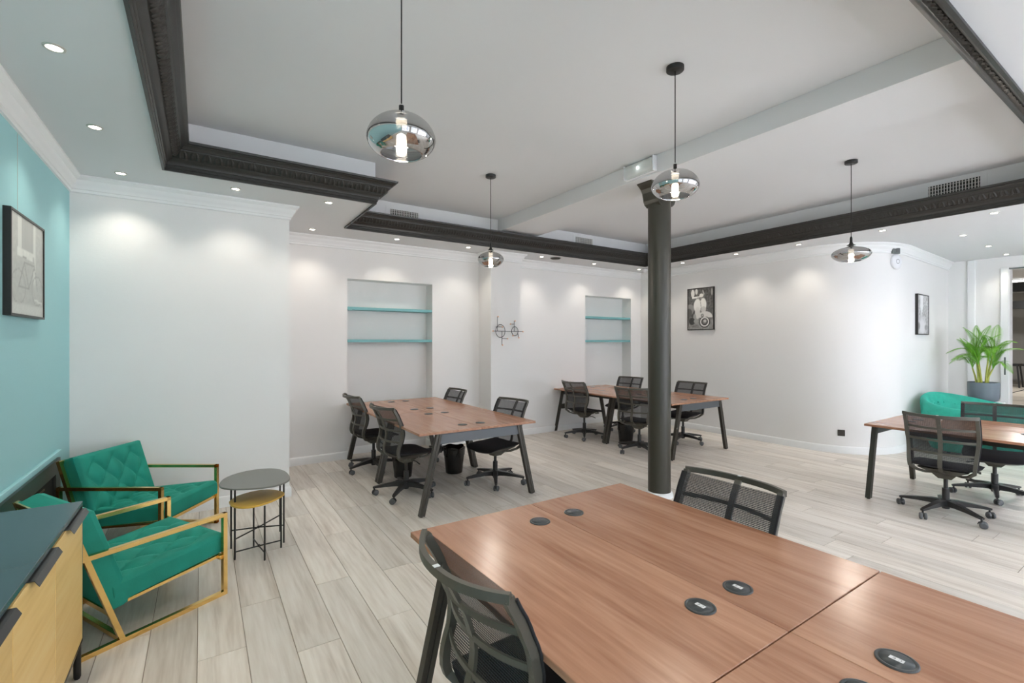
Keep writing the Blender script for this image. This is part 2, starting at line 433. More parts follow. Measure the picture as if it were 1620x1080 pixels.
for i in range(n):
    j = (i + 1) % n; vv = []; k = len(MPROF)
    for a in (i, j):
        for q, (u, z) in zip(rings, MPROF): vv.append((q[a].x, q[a].y, z))
    ff = [(t, (t + 1) % k, k + (t + 1) % k, k + t) for t in range(k)] + [tuple(range(k))[::-1], tuple(range(k, 2 * k))]
    side = struct(MB().add(vv, ff).build(SIDES[i], M['black_mould'])); autosmooth(side, 28)
    p, q = off_poly(.088)[i], off_poly(.088)[j]
    d = (q - p); L_ = d.length; d.normalize(); nin = Vector((-d.y, d.x, 0))
    tv = (nin * .707 + Vector((0, 0, .707))); ov = (nin * .707 - Vector((0, 0, .707))); dv = tv.cross(ov)
    cnt = int(L_ / .076); step = L_ / cnt; rest = MB(); single = []
    for s_ in range(cnt):
        c3 = Vector((p.x, p.y, 3.004)) + Vector((d.x, d.y, 0)) * (step * (s_ + .5)) + ov * .002
        MX = Matrix.Translation(c3) @ Matrix((dv, tv, ov)).transposed().to_4x4()
        pj = project(c3); near = pj is not None and -20 < pj[0] < 1640 and -20 < pj[1] < 1100 and pj[2] < 5.4
        if near: single.append(MX)
        else: rest.add([MX @ v.co for v in leaf_mesh.vertices], [tuple(pl.vertices) for pl in leaf_mesh.polygons], True)
    for MX in single:
        o = bpy.data.objects.new('leaf', leaf_mesh); link(o); o.parent = side; o.matrix_basis = MX
    if rest.v: rest.build('leaf_row', M['black_mould'], side)['kind'] = 'stuff'

# white plaster cornice and skirting along the walls
CPROF = [(0, 2.765), (.014, 2.768), (.014, 2.790), (.022, 2.794), (.024, 2.806), (.036, 2.826), (.048, 2.842), (.052, 2.862), (.066, 2.872), (.080, 2.884), (.080, 2.899), (0, 2.899)]
SPROF = [(0, 0), (.018, 0), (.018, .082), (.013, .094), (.006, .100), (0, .100)]
path_l = [(XL, FACADE_Y), (XL, YW), (XW, YW), (XW, YB), (PIL[0], YB), (PIL[0], PIL[2]), (PIL[1], PIL[2]), (PIL[1], YB), (XR, YB)] + [tuple(p) for p in RW[1:]]
strip('trim_cornice', [(x, y) for x, y in path_l], -1, CPROF, M['trimw'])
segs = [[(XL, FACADE_Y), (XL, 3.2)], [(XL, 4.85), (XL, YW), (XW, YW), (XW, YB), (NICHES[0][0], YB), (NICHES[0][0], YB + ND), (NICHES[0][1], YB + ND), (NICHES[0][1], YB), (PIL[0], YB), (PIL[0], PIL[2]), (PIL[1], PIL[2]), (PIL[1], YB),
        (NICHES[1][0], YB), (NICHES[1][0], YB + ND), (NICHES[1][1], YB + ND), (NICHES[1][1], YB), (XR, YB)] + [tuple(p) for p in RW[1:]]]
for nm, sg in zip(('baseboard_left', 'baseboard_back'), segs): strip(nm, sg, -1, SPROF, M['trimw'])

# floor: every oak plank
floor = struct(MB().box(XL, XE, FACADE_Y, YB + .3, -.05, -.003).build('floor', M['subfloor']))
PW, PL, G = .2085, 1.36, .0022
pm_cache = {}
def plank_mesh(L_, w=PW):
    key = (round(L_, 2), round(w, 3))
    if key not in pm_cache:
        x, y = w / 2 - G / 2, L_ / 2 - G / 2; c_ = .0016
        vv = [(-x, -y, -.004), (x, -y, -.004), (x, y, -.004), (-x, y, -.004), (-x + c_, -y + c_, 0), (x - c_, -y + c_, 0), (x - c_, y - c_, 0), (-x + c_, y - c_, 0)]
        pm_cache[key] = MB().add(vv, [(4, 5, 6, 7), (0, 1, 5, 4), (1, 2, 6, 5), (2, 3, 7, 6), (3, 0, 4, 7)]).mesh('plank', M['plank'])
    return pm_cache[key]
cands = []; x = .608 - PW * 8 ; ci = 0
x -= PW
while x < XE:
    x0, x1 = max(x, XL), min(x + PW, XE)
    if x1 - x0 > .02:
        y = FACADE_Y - random.random() * PL; yend = YW if x1 <= XW else YB + ND
        if abs(x + PW / 2 - .92) < .06: y = 2.598 - 4 * PL
        while y < yend:
            y0, y1 = max(y, FACADE_Y), min(y + PL, yend)
            if y1 - y0 > .03: cands.append((x0, x1, y0, y1))
            y += PL
    x += PW
def area(cd):
    x0, x1, y0, y1 = cd; inside = 0; pts = 0
    for a in range(3):
        for b_ in range(9):
            pj = project((x0 + (x1 - x0) * a / 2, y0 + (y1 - y0) * b_ / 8, 0))
            if pj and 0 <= pj[0] <= 1620 and 0 <= pj[1] <= 1080: inside += 1 / pj[2] ** 3
    return inside * (x1 - x0) * (y1 - y0)
sc_ = sorted(((area(c_), c_) for c_ in cands), reverse=True)
rest = MB()
for k, (a, (x0, x1, y0, y1)) in enumerate(sc_):
    if a > 0 and k < 298:
        o = bpy.data.objects.new('plank', plank_mesh(y1 - y0, x1 - x0)); link(o); o.parent = floor; o.location = ((x0 + x1) / 2, (y0 + y1) / 2, 0)
    else:
        g = G / 2; rest.add([(x0 + g, y0 + g, 0), (x1 - g, y0 + g, 0), (x1 - g, y1 - g, 0), (x0 + g, y1 - g, 0)], [(0, 1, 2, 3)])
if rest.v: rest.build('plank_field', M['plank'], floor)['kind'] = 'stuff'
# the room seen through the doorway
fr_ = struct(MB().box(XE + .18, 26, -1, 7, -.06, -.004).build('floor_next_room', M['dark']))
tl = MB()
for ix in range(13):
    for iy in range(7): tl.box(XE + .2 + ix * 1.17, XE + .2 + ix * 1.17 + 1.11, -1 + iy * 1.15, -1 + iy * 1.15 + 1.09, -.004, 0)
tl.build('tile_field', M['tile'], fr_)['kind'] = 'stuff'
struct(MB().box(26, 26.2, -1, 7, 0, 4).box(XE + .18, 26, 7, 7.2, 0, 4).box(XE + .18, 26, -1.2, -1, 0, 4).build('wall_next_room', M['farwall']))
struct(MB().box(XE + .18, 26.2, -1.2, 7.2, 3.4, 3.5).build('ceiling_next_room', M['ceil']))

# ------------------------------------------------------------------ iron column under the beam
CX, CY = 3.857, 3.149
colm = empty('column', (CX, CY, 0)); struct(colm)
MB().lathe([(.111, .045), (.111, 2.95)], 40).build('shaft', M['column'], colm)
prof = [(.085, 2.90), (.12, 2.925), (.135, 2.955), (.142, 2.99), (.152, 3.03), (.172, 3.065), (.205, 3.095), (.228, 3.108), (.228, 3.117)]
cp = MB(); poly = [(-u, z) for u, z in prof] + [(u, z) for u, z in prof[::-1]]
cp.prism([(a, b_) for a, b_ in poly], -.088, .088, Matrix(((1, 0, 0, 0), (0, 0, -1, 0), (0, 1, 0, 0), (0, 0, 0, 1))))
cp.build('capital', M['column'], colm)
MB().lathe([(.134, 0), (.134, .022), (.128, .038), (.112, .047)], 40).build('base_ring', M['trimw'], colm)

# ------------------------------------------------------------------ bench desks
DW, DL, DT, DZT = 1.262, 1.236, .022, .74
def desk_meshes():
    d = {}
    hw, hl = DW / 2, DL / 2
    d['tabletop'] = MB().box(-hw / 2 + .001, hw / 2 - .001, -hl, hl, DZT - DT, DZT, .0016).mesh('tabletop', M['walnut'])
    d['beam'] = MB().box(-.44, .44, -.014, .014, .625, DZT - DT - .004, .002).mesh('cross_beam', M['beam_steel'])
    lg = MB()
    # two flat bars with a shadow groove between them
    for off in (-.0145, .0145):
        lg.sweep([(.435 + off, 0, DZT - DT - .004), (.600 + off, 0, .008)], (0, 1, 0), .040, .024)
    lg.sweep([(.435, 0, DZT - DT - .01), (.600, 0, .012)], (0, 1, 0), .028, .010)
    lg.lathe([(.014, 0), (.014, .010)], 10, (.600, 0, 0), cap=True)
    d['leg'] = lg.mesh('leg', M['steel'])
    d['rail'] = MB().box(-.018, .018, -hl + .05, hl - .05, DZT - DT - .044, DZT - DT - .002, .002).mesh('rail', M['steel'])
    tr = MB().box(-.10, .10, -hl + .2, hl - .2, .60, .606).box(-.10, -.096, -hl + .2, hl - .2, .606, .675).box(.096, .10, -hl + .2, hl - .2, .606, .675)
    d['tray'] = tr.mesh('cable_tray', M['steel'])
    g = MB().lathe([(.046, 0), (.046, .0028), (.043, .0042), (.0385, .0042), (.0375, .0030)], 32)
    d['ring'] = g.mesh('grommet', M['grommet'])
    l = MB().lathe([(.0372, .0026), (.0366, .0040), (.0, .0044)], 32); d['lid'] = l.mesh('lid', M['grommet'])
    st = MB().box(-.0075, .0075, -.0155, .0155, .0046, .0049); d['sticker'] = st.mesh('sticker', M['sticker'])
    ce = MB()
    for k, cy in enumerate((-.0058, .0072)):
        N_ = 10; r0, r1 = .0052, .0041; vv = []
        for t in range(N_ + 1):
            # opening towards +y
            vx, vy = sin(radians(-110 + 220 * t / N_)), -cos(radians(-110 + 220 * t / N_))
            vv += [(vx * r0, cy + vy * r0, .0051), (vx * r1, cy + vy * r1, .0051)]
        ce.add(vv, [(2 * t, 2 * t + 1, 2 * t + 3, 2 * t + 2) for t in range(N_)])
    ce.box(-.0006, .0006, .0072 - .0042, .0072 + .0006, .0050, .0051)
    d['mark'] = ce.mesh('conformity_mark', M['rod'])
    return d
DM = desk_meshes()
def mo(name, me, parent, loc=(0, 0, 0), rot=(0, 0, 0)):
    o = bpy.data.objects.new(name, me); link(o); o.parent = parent; o.location = loc; o.rotation_euler = rot; return o
def desk(cx, cy, label, group, stickers=()):
    t = empty('bench_desk', (cx, cy, 0)); tag(t, label, 'desk', group)
    for s_ in (-1, 1):
        mo('tabletop', DM['tabletop'], t, (s_ * DW / 4, 0, 0))
        mo('cross_beam', DM['beam'], t, (0, s_ * (DL / 2 - .026), 0))
        mo('rail', DM['rail'], t, (s_ * .33, 0, 0))
        for e_ in (-1, 1): mo('leg', DM['leg'], t, (0, e_ * (DL / 2 - .026), 0), (0, 0, 0 if s_ > 0 else pi))
        for e_ in (-1, 1):
            g = mo('grommet', DM['ring'], t, (s_ * .1, e_ * (DL / 2 - .21), DZT)); mo('lid', DM['lid'], g, rot=(0, 0, random.random() * 6))
            if (s_, e_) in stickers: mo('sticker', DM['sticker'], g); mo('conformity_mark', DM['mark'], g)
    mo('cable_tray', DM['tray'], t)
    return t
DG = 'walnut bench desks with grommets'
HL = DL / 2 + .002
desk(1.372, 1.912 - HL, 'large walnut bench desk filling the foreground, its four grommets in full view', DG, ((1, -1), (-1, -1)))
desk(1.372, 1.912 - 3 * HL, 'walnut bench desk cut off by the bottom edge, behind the long foreground seam', DG, ((1, 1), (-1, 1)))
desk(2.219, 3.880 + HL, 'walnut bench desk with black A-frame facing the camera, in front of the big wall recess', DG)
desk(2.219, 3.880 + 3 * HL, 'walnut bench desk pushed against the big wall recess, under the left pair of teal shelves', DG)
desk(5.715, 3.945 + HL, 'walnut bench desk partly hidden by the black iron column', DG)
desk(5.715, 3.945 + 3 * HL, 'walnut bench desk in the far corner beneath the smaller wall recess', DG)
desk(6.095, 1.972 - HL, 'walnut bench desk at the picture edge in front of the green sofa', DG)

# ------------------------------------------------------------------ mesh-back task chairs
BK = [(.440, -.195), (.48, -.207), (.53, -.198), (.60, -.172), (.66, -.165), (.74, -.182), (.82, -.215), (.91, -.262)]
def bx(z):
    for (z0, x0), (z1, x1) in zip(BK, BK[1:]):
        if z <= z1: t = max(0, (z - z0) / (z1 - z0)); t = t * t * (3 - 2 * t) * .35 + t * .65; return x0 + (x1 - x0) * t
    return BK[-1][1]
def by(z): t = min(1, max(0, (z - .44) / .47)); return .212 + .023 * min(1, t * 1.6)
CM = {}
def chair_meshes():
    for s_ in (-1, 1):
        pts = [(-.035, s_ * .075, .372), (-.10, s_ * .13, .378), (-.165, s_ * .172, .402)] + [(bx(z), s_ * by(z), z) for z in [.44 + .47 * k / 16 for k in range(17)]]
        m = len(pts); CM['upright%d' % s_] = MB().sweep(pts, (0, 1, 0), [.022] * 3 + [.025] * (m - 3), [.020] * 3 + [.028] * (m - 3)).mesh('upright', M['plastic'])
    pts = [(-.02, 0, .375), (-.11, 0, .385), (-.19, 0, .415), (-.238, 0, .46)] + [(bx(z) - .042 - .030 * (z - .5) / .4, 0, z) for z in [.50 + .40 * k / 14 for k in range(15)]]
    CM['spine'] = MB().sweep(pts, (0, 1, 0), .030, .012).mesh('spine', M['plastic'])
    for k, z in enumerate((.795, .685, .575)):
        yy = by(z); bw = .044 + .030 * (z - .5) / .4; pts = [(bx(z) - bw * (1 - abs(t) ** 2.2), yy * t, z + .004 * t * t) for t in [i / 8 - 1 for i in range(17)]]
        CM['rib%d' % k] = MB().sweep(pts, (0, 0, 1), .019, .009).mesh('rib', M['plastic'])
    z = .912; pts = [(bx(z) - .080 * (1 - abs(t) ** 2.3), (by(z) + .013) * t, z - .006 * (1 - t * t)) for t in [i / 10 - 1 for i in range(21)]]
    CM['top_rail'] = MB().sweep(pts, (0, 0, 1), .026, .017).mesh('top_rail', M['plastic'])
    CM['net'] = MB().grid(lambda u, v: (bx(.45 + .455 * v) + .017, (by(.45 + .455 * v) + .012) * (2 * u - 1), .45 + .455 * v), 4, 22).mesh('back_net', M['net'])
    for s_ in (-1, 1): CM['edging%d' % s_] = MB().tube([(bx(.45 + .455 * v / 16) + .017, s_ * (by(.45 + .455 * v / 16) + .014), .45 + .455 * v / 16) for v in range(17)], .005, 6).mesh('net_edging', M['fabric'])
    CM['tag'] = MB().box(-.351, -.333, -.008, .008, .9185, .9205).mesh('care_tag', M['sticker'])
    def seat(u, v, top):
        a, b_ = 2 * u - 1, 2 * v - 1
        # superellipse outline
        x_ = a * (1 - .10 * b_ ** 4); y_ = b_ * (1 - .10 * abs(a) ** 4)
        X = .030 + .232 * x_; Y = .236 * y_
        z_ = .452 + .014 * b_ * b_ + (.016 * a * a if a < 0 else -.030 * a ** 3)
        edge = max(abs(a), abs(b_)) ** 8
        return (X, Y, z_ - (.014 * edge if top else (.036 - .02 * edge)))
    mb = MB(); mb.grid(lambda u, v: seat(u, v, True), 16, 16)
    bt = MB(); bt.grid(lambda u, v: seat(v, u, False), 16, 16); mb.add(bt.v, bt.f, True)
    bord = [(i / 16, 0) for i in range(16)] + [(1, i / 16) for i in range(16)] + [(1 - i / 16, 1) for i in range(16)] + [(0, 1 - i / 16) for i in range(16)]
    A = [seat(u, v, True) for u, v in bord]; B = [seat(u, v, False) for u, v in bord]; nb = len(bord)
    mb.add(A + B, [(k, nb + k, nb + (k + 1) % nb, (k + 1) % nb) for k in range(nb)], True)
    CM['seat'] = mb.mesh('seat', M['fabric'])
    # underseat shell: inverted pyramid
    s0 = [(-.16, -.17), (.17, -.17), (.17, .17), (-.16, .17)]; s1 = [(-.09, -.085), (.08, -.085), (.08, .085), (-.09, .085)]; s2 = [(-.05, -.045), (.045, -.045), (.045, .045), (-.05, .045)]
    vv = [(x_, y_, .424) for x_, y_ in s0] + [(x_, y_, .375) for x_, y_ in s1] + [(x_, y_, .325) for x_, y_ in s2]
    ff = [(k, k + 4, (k + 1) % 4 + 4, (k + 1) % 4) for k in range(4)] + [(4 + k, 8 + k, 8 + (k + 1) % 4, 4 + (k + 1) % 4) for k in range(4)] + [(0, 1, 2, 3), (11, 10, 9, 8)]
    CM['shell'] = MB().add(vv, ff).mesh('underseat_shell', M['plastic'])
    rim = [(.030 + .20 * cos(t), .215 * sin(t), .408 - .012 * cos(t)) for t in [pi * .5 * (k / 8 - 1) for k in range(17)]]
    CM['seat_frame'] = MB().sweep(rim, (0, 0, 1), .014, .016).mesh('seat_frame', M['plastic'])
    CM['lever'] = MB().tube([(.02, -.05, .355), (.03, -.15, .352), (.035, -.205, .335)], [.005, .005, .007], 6).mesh('lever', M['base'])
    CM['column'] = MB().lathe([(.0265, .055), (.0265, .235)], 16, cap=True).lathe([(.016, .235), (.016, .33)], 12).mesh('gas_column', M['base'])
    CM['hub'] = MB().lathe([(.036, .072), (.046, .082), (.046, .122), (.036, .138), (.029, .140)], 18, cap=True).mesh('hub', M['base'])
    CM['leg'] = MB().sweep([(.030, 0, .108), (.10, 0, .108), (.20, 0, .098), (.305, 0, .083), (.328, 0, .079)], (0, 1, 0), [.050, .046, .038, .030, .024], [.052, .044, .030, .020, .016]).lathe([(.0075, .040), (.0075, .082)], 8, (.315, 0, 0)).mesh('leg', M['base'])
    # caster: hood + two wheels (origin on the floor below the pivot)
    hood = MB().sweep([(-.024, 0, .030), (-.016, 0, .048), (0, 0, .054), (.014, 0, .050), (.024, 0, .036)], (0, 1, 0), .014, .006).tube([(.012, -.024, .028), (.012, .024, .028)], .006, 8)
    CM['caster'] = hood.mesh('caster', M['base'])
    Rw = Matrix.Rotation(pi / 2, 4, 'X')
    CM['wheel'] = MB().lathe([(.006, -.009), (.023, -.010), (.028, -.006), (.028, .006), (.023, .010), (.006, .009)], 18, M=Rw, cap=True).mesh('wheel', M['wheel'])
chair_meshes()
def chair(cx, cy, yaw, base_deg, label, dz=0.0):
    t = empty('office_chair', (cx, cy, 0), radians(yaw)); tag(t, label, 'chair', 'black mesh office chairs')
    for s_ in (-1, 1): mo('upright', CM['upright%d' % s_], t, (0, 0, dz))
    for nm, k in (('spine', 'spine'), ('rib', 'rib0'), ('rib', 'rib1'), ('rib', 'rib2'), ('top_rail', 'top_rail'), ('seat', 'seat'), ('seat_frame', 'seat_frame'), ('underseat_shell', 'shell'), ('lever', 'lever'), ('gas_column', 'column'), ('hub', 'hub')):
        mo(nm, CM[k], t, (0, 0, 0 if k in ('column', 'hub') else dz))
    nt_ = mo('back_net', CM['net'], t, (0, 0, dz)); [mo('net_edging', CM['edging%d' % s_], nt_) for s_ in (-1, 1)]; mo('care_tag', CM['tag'], t, (0, 0, dz))
    rnd = random.Random(int(cx * 100))
    for k in range(5):
        a = radians(base_deg + 72 * k - yaw)
        mo('leg', CM['leg'], t, rot=(0, 0, a))
        c_ = mo('caster', CM['caster'], t, (.315 * cos(a), .315 * sin(a), 0), (0, 0, rnd.random() * 6.28))
        for s_ in (-1, 1): mo('wheel', CM['wheel'], c_, (.012, s_ * .016, .028))
    return t
chair(.893, 1.235, 2, 30, 'black mesh office chair cut off by the bottom edge, its frame seen from behind')
chair(1.842, 1.295, 181, 10, 'black mesh office chair showing only its back beyond the foreground desk', -.022)
chair(1.745, 5.70, 4, 56, 'black mesh office chair on the alcove side, closest to the big recess')
chair(1.742, 4.60, 8, 12, 'black mesh office chair seen side-on with its whole five-star base, beside the alcove desk')
chair(2.69, 5.84, 181, 20, 'black mesh office chair showing only its upper back below the wire wall sculpture', -.028)
chair(2.70, 4.43, 188, 24, 'black mesh office chair facing the alcove, seat in full view under the desk end', -.024)
chair(5.175, 5.72, 4, 12, 'black mesh office chair between the wire sculpture and the far desk leg')
chair(5.16, 4.56, 16, 32, 'black mesh office chair half hidden behind the iron column')
chair(6.225, 5.88, 190, 40, 'black mesh office chair in the far corner under the small recess', -.010)
chair(6.225, 4.63, 186, 54, 'black mesh office chair below the scooter picture', -.010)
chair(5.575, 1.385, 5, 22, 'black mesh office chair in front of the sofa desk, its whole back turned to us')
chair(6.60, 1.27, 191, 50, 'black mesh office chair across the sofa desk, between desk and green sofa', -.016)

# ------------------------------------------------------------------ tufted gold-framed armchairs
def cushion(lx, ly, th, su, sv, amp, nu=44, nv=44):
    """tufted slab, origin at centre of underside, x = length, y = width, z = up"""
    def top(u, v):
        x_, y_ = (u - .5) * lx, (v - .5) * ly
        ex, ey = min(u, 1 - u) * lx, min(v, 1 - v) * ly
        e_ = min(ex, ey); rr = .030
        round_ = 0 if e_ >= rr else rr - sqrt(max(0, rr * rr - (rr - e_) ** 2))
        p, q = x_ / su + y_ / sv, x_ / su - y_ / sv
        tf = sqrt(abs(sin(pi * p) * sin(pi * q)))
        fade = min(1, max(0, (e_ - .025) / .06))
        return (x_, y_, th - round_ * .9 - amp * (1 - tf) * fade - .010 * (1 - fade))
    mb = MB().grid(top, nu, nv)
    bd = [(i / nu, 0) for i in range(nu)] + [(1, i / nv) for i in range(nv)] + [(1 - i / nu, 1) for i in range(nu)] + [(0, 1 - i / nv) for i in range(nv)]
    A = [top(u, v) for u, v in bd]; B = [(x_ * 1.004, y_ * 1.004, th * .45) for x_, y_, z_ in A]; C_ = [(x_ * .985, y_ * .985, 0) for x_, y_, z_ in A]; k = len(bd)
    mb.add(A + B + C_, [(i, k + i, k + (i + 1) % k, (i + 1) % k) for i in range(k)] + [(k + i, 2 * k + i, 2 * k + (i + 1) % k, k + (i + 1) % k) for i in range(k)], True)
    mb.add(C_, [tuple(range(k))[::-1]])
    return mb
HW, FL, AH = .318, .735, .50
def armchair_parts():
    P = {}
    bar = dict(w=.020, h=.030)
    sf = MB(); z1 = AH - .012
    pts = [(0, 0, .012), (0, 0, z1), (-FL, 0, z1), (-FL, 0, .012), (0, 0, .012)]
    for a, b_ in zip(pts, pts[1:]):
        ax_, az = sorted((a[0], b_[0])), sorted((a[2], b_[2]))
        sf.box(ax_[0] - .012, ax_[1] + .012, -.014, .014, az[0] - .012, az[1] + .012, .001)
    P['side_frame'] = sf.mesh('side_frame', M['gold'])
    P['back_bar'] = MB().sweep([(-.525, 0, .02), (-.736, 0, .685)], (0, 1, 0), .026, .024).mesh('back_bar', M['gold'])
    P['rail'] = MB().box(-.012, .012, -HW, HW, -.012, .012, .001).mesh('cross_rail', M['gold'])
    P['support'] = MB().sweep([(-.005, 0, .238), (-.535, 0, .192)], (0, 1, 0), .02, .016).mesh('seat_bar', M['gold'])
    P['seat'] = cushion(.575, .60, .128, .215, .172, .034, 64, 64).mesh('seat_cushion', M['velvet'])
    P['back'] = cushion(.545, .60, .108, .215, .172, .034, 64, 64).mesh('back_cushion', M['velvet'])
    P['panel'] = MB().box(-.27, .27, -.295, .295, 0, .012).mesh('back_panel', M['velvet'])
    return P
AP_ = armchair_parts()
def armchair(cx, cy, deg, label):
    t = empty('armchair', (cx, cy, 0), radians(deg)); tag(t, label, 'armchair', 'green tufted armchairs')
    for s_ in (-1, 1):
        mo('side_frame', AP_['side_frame'], t, (0, s_ * HW, 0)); mo('back_bar', AP_['back_bar'], t, (0, s_ * (HW - .0), 0)); mo('seat_bar', AP_['support'], t, (0, s_ * (HW - .03), 0))
    for x_, z_ in ((-.52, .014), (-.015, .232), (-.575, .18), (-.734, .675)): mo('cross_rail', AP_['rail'], t, (x_, 0, z_))
    mo('seat_cushion', AP_['seat'], t, (-.262, 0, .230), (0, radians(-6), 0))
    tilt = math.atan2(.211, .665)
    # back cushion: its face looks forward, leaning back with the bars
    mo('back_cushion', AP_['back'], t, (-.640, 0, .430), (0, pi / 2 - tilt, 0))
    mo('back_panel', AP_['panel'], t, (-.655, 0, .430), (0, pi / 2 - tilt, 0))
    return t
armchair(-.068, 4.490, -33.5, 'green velvet tufted armchair with gold frame in the corner of teal and white walls')
armchair(-.036, 3.666, 28.8, 'green velvet tufted armchair with gold frame beside the wooden sideboard')

# ------------------------------------------------------------------ pair of pebble side tables
def pebble(pts, z, th, m, name, parent):
    P = smooth_pts([(*p, 0) for p in pts] + [(*pts[0], 0)], 5)[:-1]; cx_, cy_ = sum(p.x for p in P) / len(P), sum(p.y for p in P) / len(P)
    k = len(P); rings_ = []
    for sc1, zz in ((1, z - th + .003), (1.0, z - .003), (.985, z)): rings_ += [(cx_ + (p.x - cx_) * sc1, cy_ + (p.y - cy_) * sc1, zz) for p in P]
    ff = [(i + r_ * k, (i + 1) % k + r_ * k, (i + 1) % k + r_ * k + k, i + r_ * k + k) for r_ in range(2) for i in range(k)] + [tuple(range(2 * k, 3 * k)), tuple(range(k))[::-1]]
    mb = MB().add(rings_, ff); sgn = sum(P[i].x * P[(i + 1) % k].y - P[(i + 1) % k].x * P[i].y for i in range(k))
    if sgn < 0: mb.f = [f_[::-1] for f_ in mb.f]
    return mb.build(name, m, parent)
def side_table(name, label, top, z, feet, cross_z, m):
    t = empty(name, (.36, 4.0, 0)); tag(t, label, 'side table', 'pebble-shaped side tables')
    ox, oy = .36, 4.0
    pebble([(a - ox, b_ - oy) for a, b_ in top], z, .014, m, 'table_top', t)
    cx_, cy_ = sum(f_[0] for f_ in feet) / 4 - ox, sum(f_[1] for f_ in feet) / 4 - oy
    for a, b_ in feet:
        a -= ox; b_ -= oy
        MB().tube([(a, b_, 0), (a, b_, z - .013)], .0062, 8).build('leg', M['rod'], t)
        MB().tube([(a, b_, cross_z), (cx_, cy_, cross_z)], .005, 6).build('brace', M['rod'], t)
    MB().lathe([(.008, 0), (.008, .016)], 10, (cx_, cy_, cross_z - .006), cap=True).build('brace_pin', M['rod'], t)
side_table('side_table', 'tall grey pebble-topped side table on thin black legs', [(.105, 4.06), (.14, 4.20), (.225, 4.31), (.35, 4.36), (.48, 4.33), (.555, 4.21), (.572, 4.03), (.55, 3.89), (.46, 3.80), (.335, 3.80), (.19, 3.87), (.12, 3.96)], .507,
           [(.53, 4.0), (.535, 4.25), (.185, 4.10), (.20, 3.905)], .135, M['grey_top'])
side_table('side_table', 'lower ochre pebble-topped side table tucked under the grey one', [(.165, 3.95), (.222, 4.06), (.33, 4.12), (.435, 4.105), (.51, 4.01), (.523, 3.92), (.446, 3.815), (.338, 3.745), (.242, 3.752), (.178, 3.84)], .40,
           [(.197, 3.875), (.33, 4.055), (.374, 3.75), (.500, 3.915)], .055, M['ochre'])

# ------------------------------------------------------------------ sideboard
sb = empty('sideboard', (-.68, 2.2, 0)); tag(sb, 'oak-fronted sideboard with dark satin top beside the teal wall', 'sideboard')
SX0, SX1, SY0, SY1, SZ0, SZ1 = -.212, .215, -.735, .752, .148, .803
MB().box(SX0, SX1, SY0, SY1, SZ1 - .022, SZ1, .002).build('top', M['sb_top'], sb)
MB().box(SX0, SX1 - .022, SY0, SY1, SZ0, SZ1 - .022, .002).box(SX1 - .022, SX1, SY0, SY0 + .012, SZ0, SZ1 - .022).box(SX1 - .022, SX1, SY1 - .012, SY1, SZ0, SZ1 - .022).box(SX1 - .022, SX1, SY0 + .012, SY1 - .012, SZ0, SZ0 + .012).build('carcass', M['sb_black'], sb)
for k in range(3):
    y1 = SY1 - .014 - k * .486; y0 = y1 - .483
    dr = MB().box(-.009, .009, -.2405, .2405, -.302, .302, .0012).build('door', M['oak'], sb, (SX1 - .008, (y0 + y1) / 2, (SZ0 + SZ1 - .022) / 2 + .005))
    hd = MB()
    hy = .085 if k == 0 else .07
    hd.box(-.004, .022, hy - .155, hy + .150, .3022, .3045).add([(.022, hy - .155, .3045), (.022, hy + .150, .3045), (.034, hy + .150, .283), (.034, hy - .155, .283), (.0200, hy - .155, .3035), (.0200, hy + .150, .3035), (.0320, hy + .150, .283), (.0320, hy - .155, .283)], [(0, 3, 2, 1), (4, 5, 6, 7), (0, 4, 7, 3), (1, 2, 6, 5), (2, 3, 7, 6), (0, 1, 5, 4)])
    hd.build('handle', M['sb_black'], dr)
for x_, y_ in ((SX1 - .012, SY1 - .045), (SX0 + .05, SY1 - .045), (SX1 - .012, SY0 + .06), (SX0 + .05, SY0 + .06)):
    MB().tube([(x_, y_, .0), (x_, y_, .012), (x_, y_, .15)], [.010, .014, .014], 12).build('leg', M['rod'], sb)

# ------------------------------------------------------------------ fireplace in the teal wall
fp = empty('fireplace', (XL, 4.0, 0)); tag(fp, 'dark slate fireplace surround low in the teal wall behind the armchairs', 'fireplace')
MB().box(0, .018, -.72, -.60, 0, .69).box(0, .018, .655, .782, 0, .69).box(0, .018, -.60, .655, .59, .69).build('surround', M['fire'], fp)
MB().box(.001, .004, -.60, .655, 0, .59).build('firebox', M['firebox_black'], fp)  # flat black sheet filling the opening
for k in range(14): MB().box(.004, .010, -.58, .40, .10 + k * .034, .112 + k * .034).build('grille_bar', M['brass'], fp)
struct(MB().box(XL, XL + .022, 3.20, 4.80, .722, .748, .004).build('trim_mantel', M['teal']))

# ------------------------------------------------------------------ framed photographs (flat prints)
def hsh(a, b_): 
    v = sin(a * 127.1 + b_ * 311.7) * 43758.5453; return v - math.floor(v)
def vnoise(a, b_):
    i, j = math.floor(a), math.floor(b_); fa, fb = a - i, b_ - j; fa = fa * fa * (3 - 2 * fa); fb = fb * fb * (3 - 2 * fb)
    return (hsh(i, j) * (1 - fa) + hsh(i + 1, j) * fa) * (1 - fb) + (hsh(i, j + 1) * (1 - fa) + hsh(i + 1, j + 1) * fa) * fb
def sst(a, b_, x): t = min(1, max(0, (x - a) / (b_ - a))); return t * t * (3 - 2 * t)
def ell(u, v, cu, cv, ru, rv, soft=.12): return 1 - sst(1 - soft, 1 + soft, sqrt(((u - cu) / ru) ** 2 + ((v - cv) / rv) ** 2))
def line(u, v, a, b_, w):
    dx, dy = b_[0] - a[0], b_[1] - a[1]; t = max(0, min(1, ((u - a[0]) * dx + (v - a[1]) * dy) / (dx * dx + dy * dy + 1e-9)))
    return 1 - sst(w * .6, w * 1.2, sqrt((u - a[0] - t * dx) ** 2 + (v - a[1] - t * dy) ** 2))
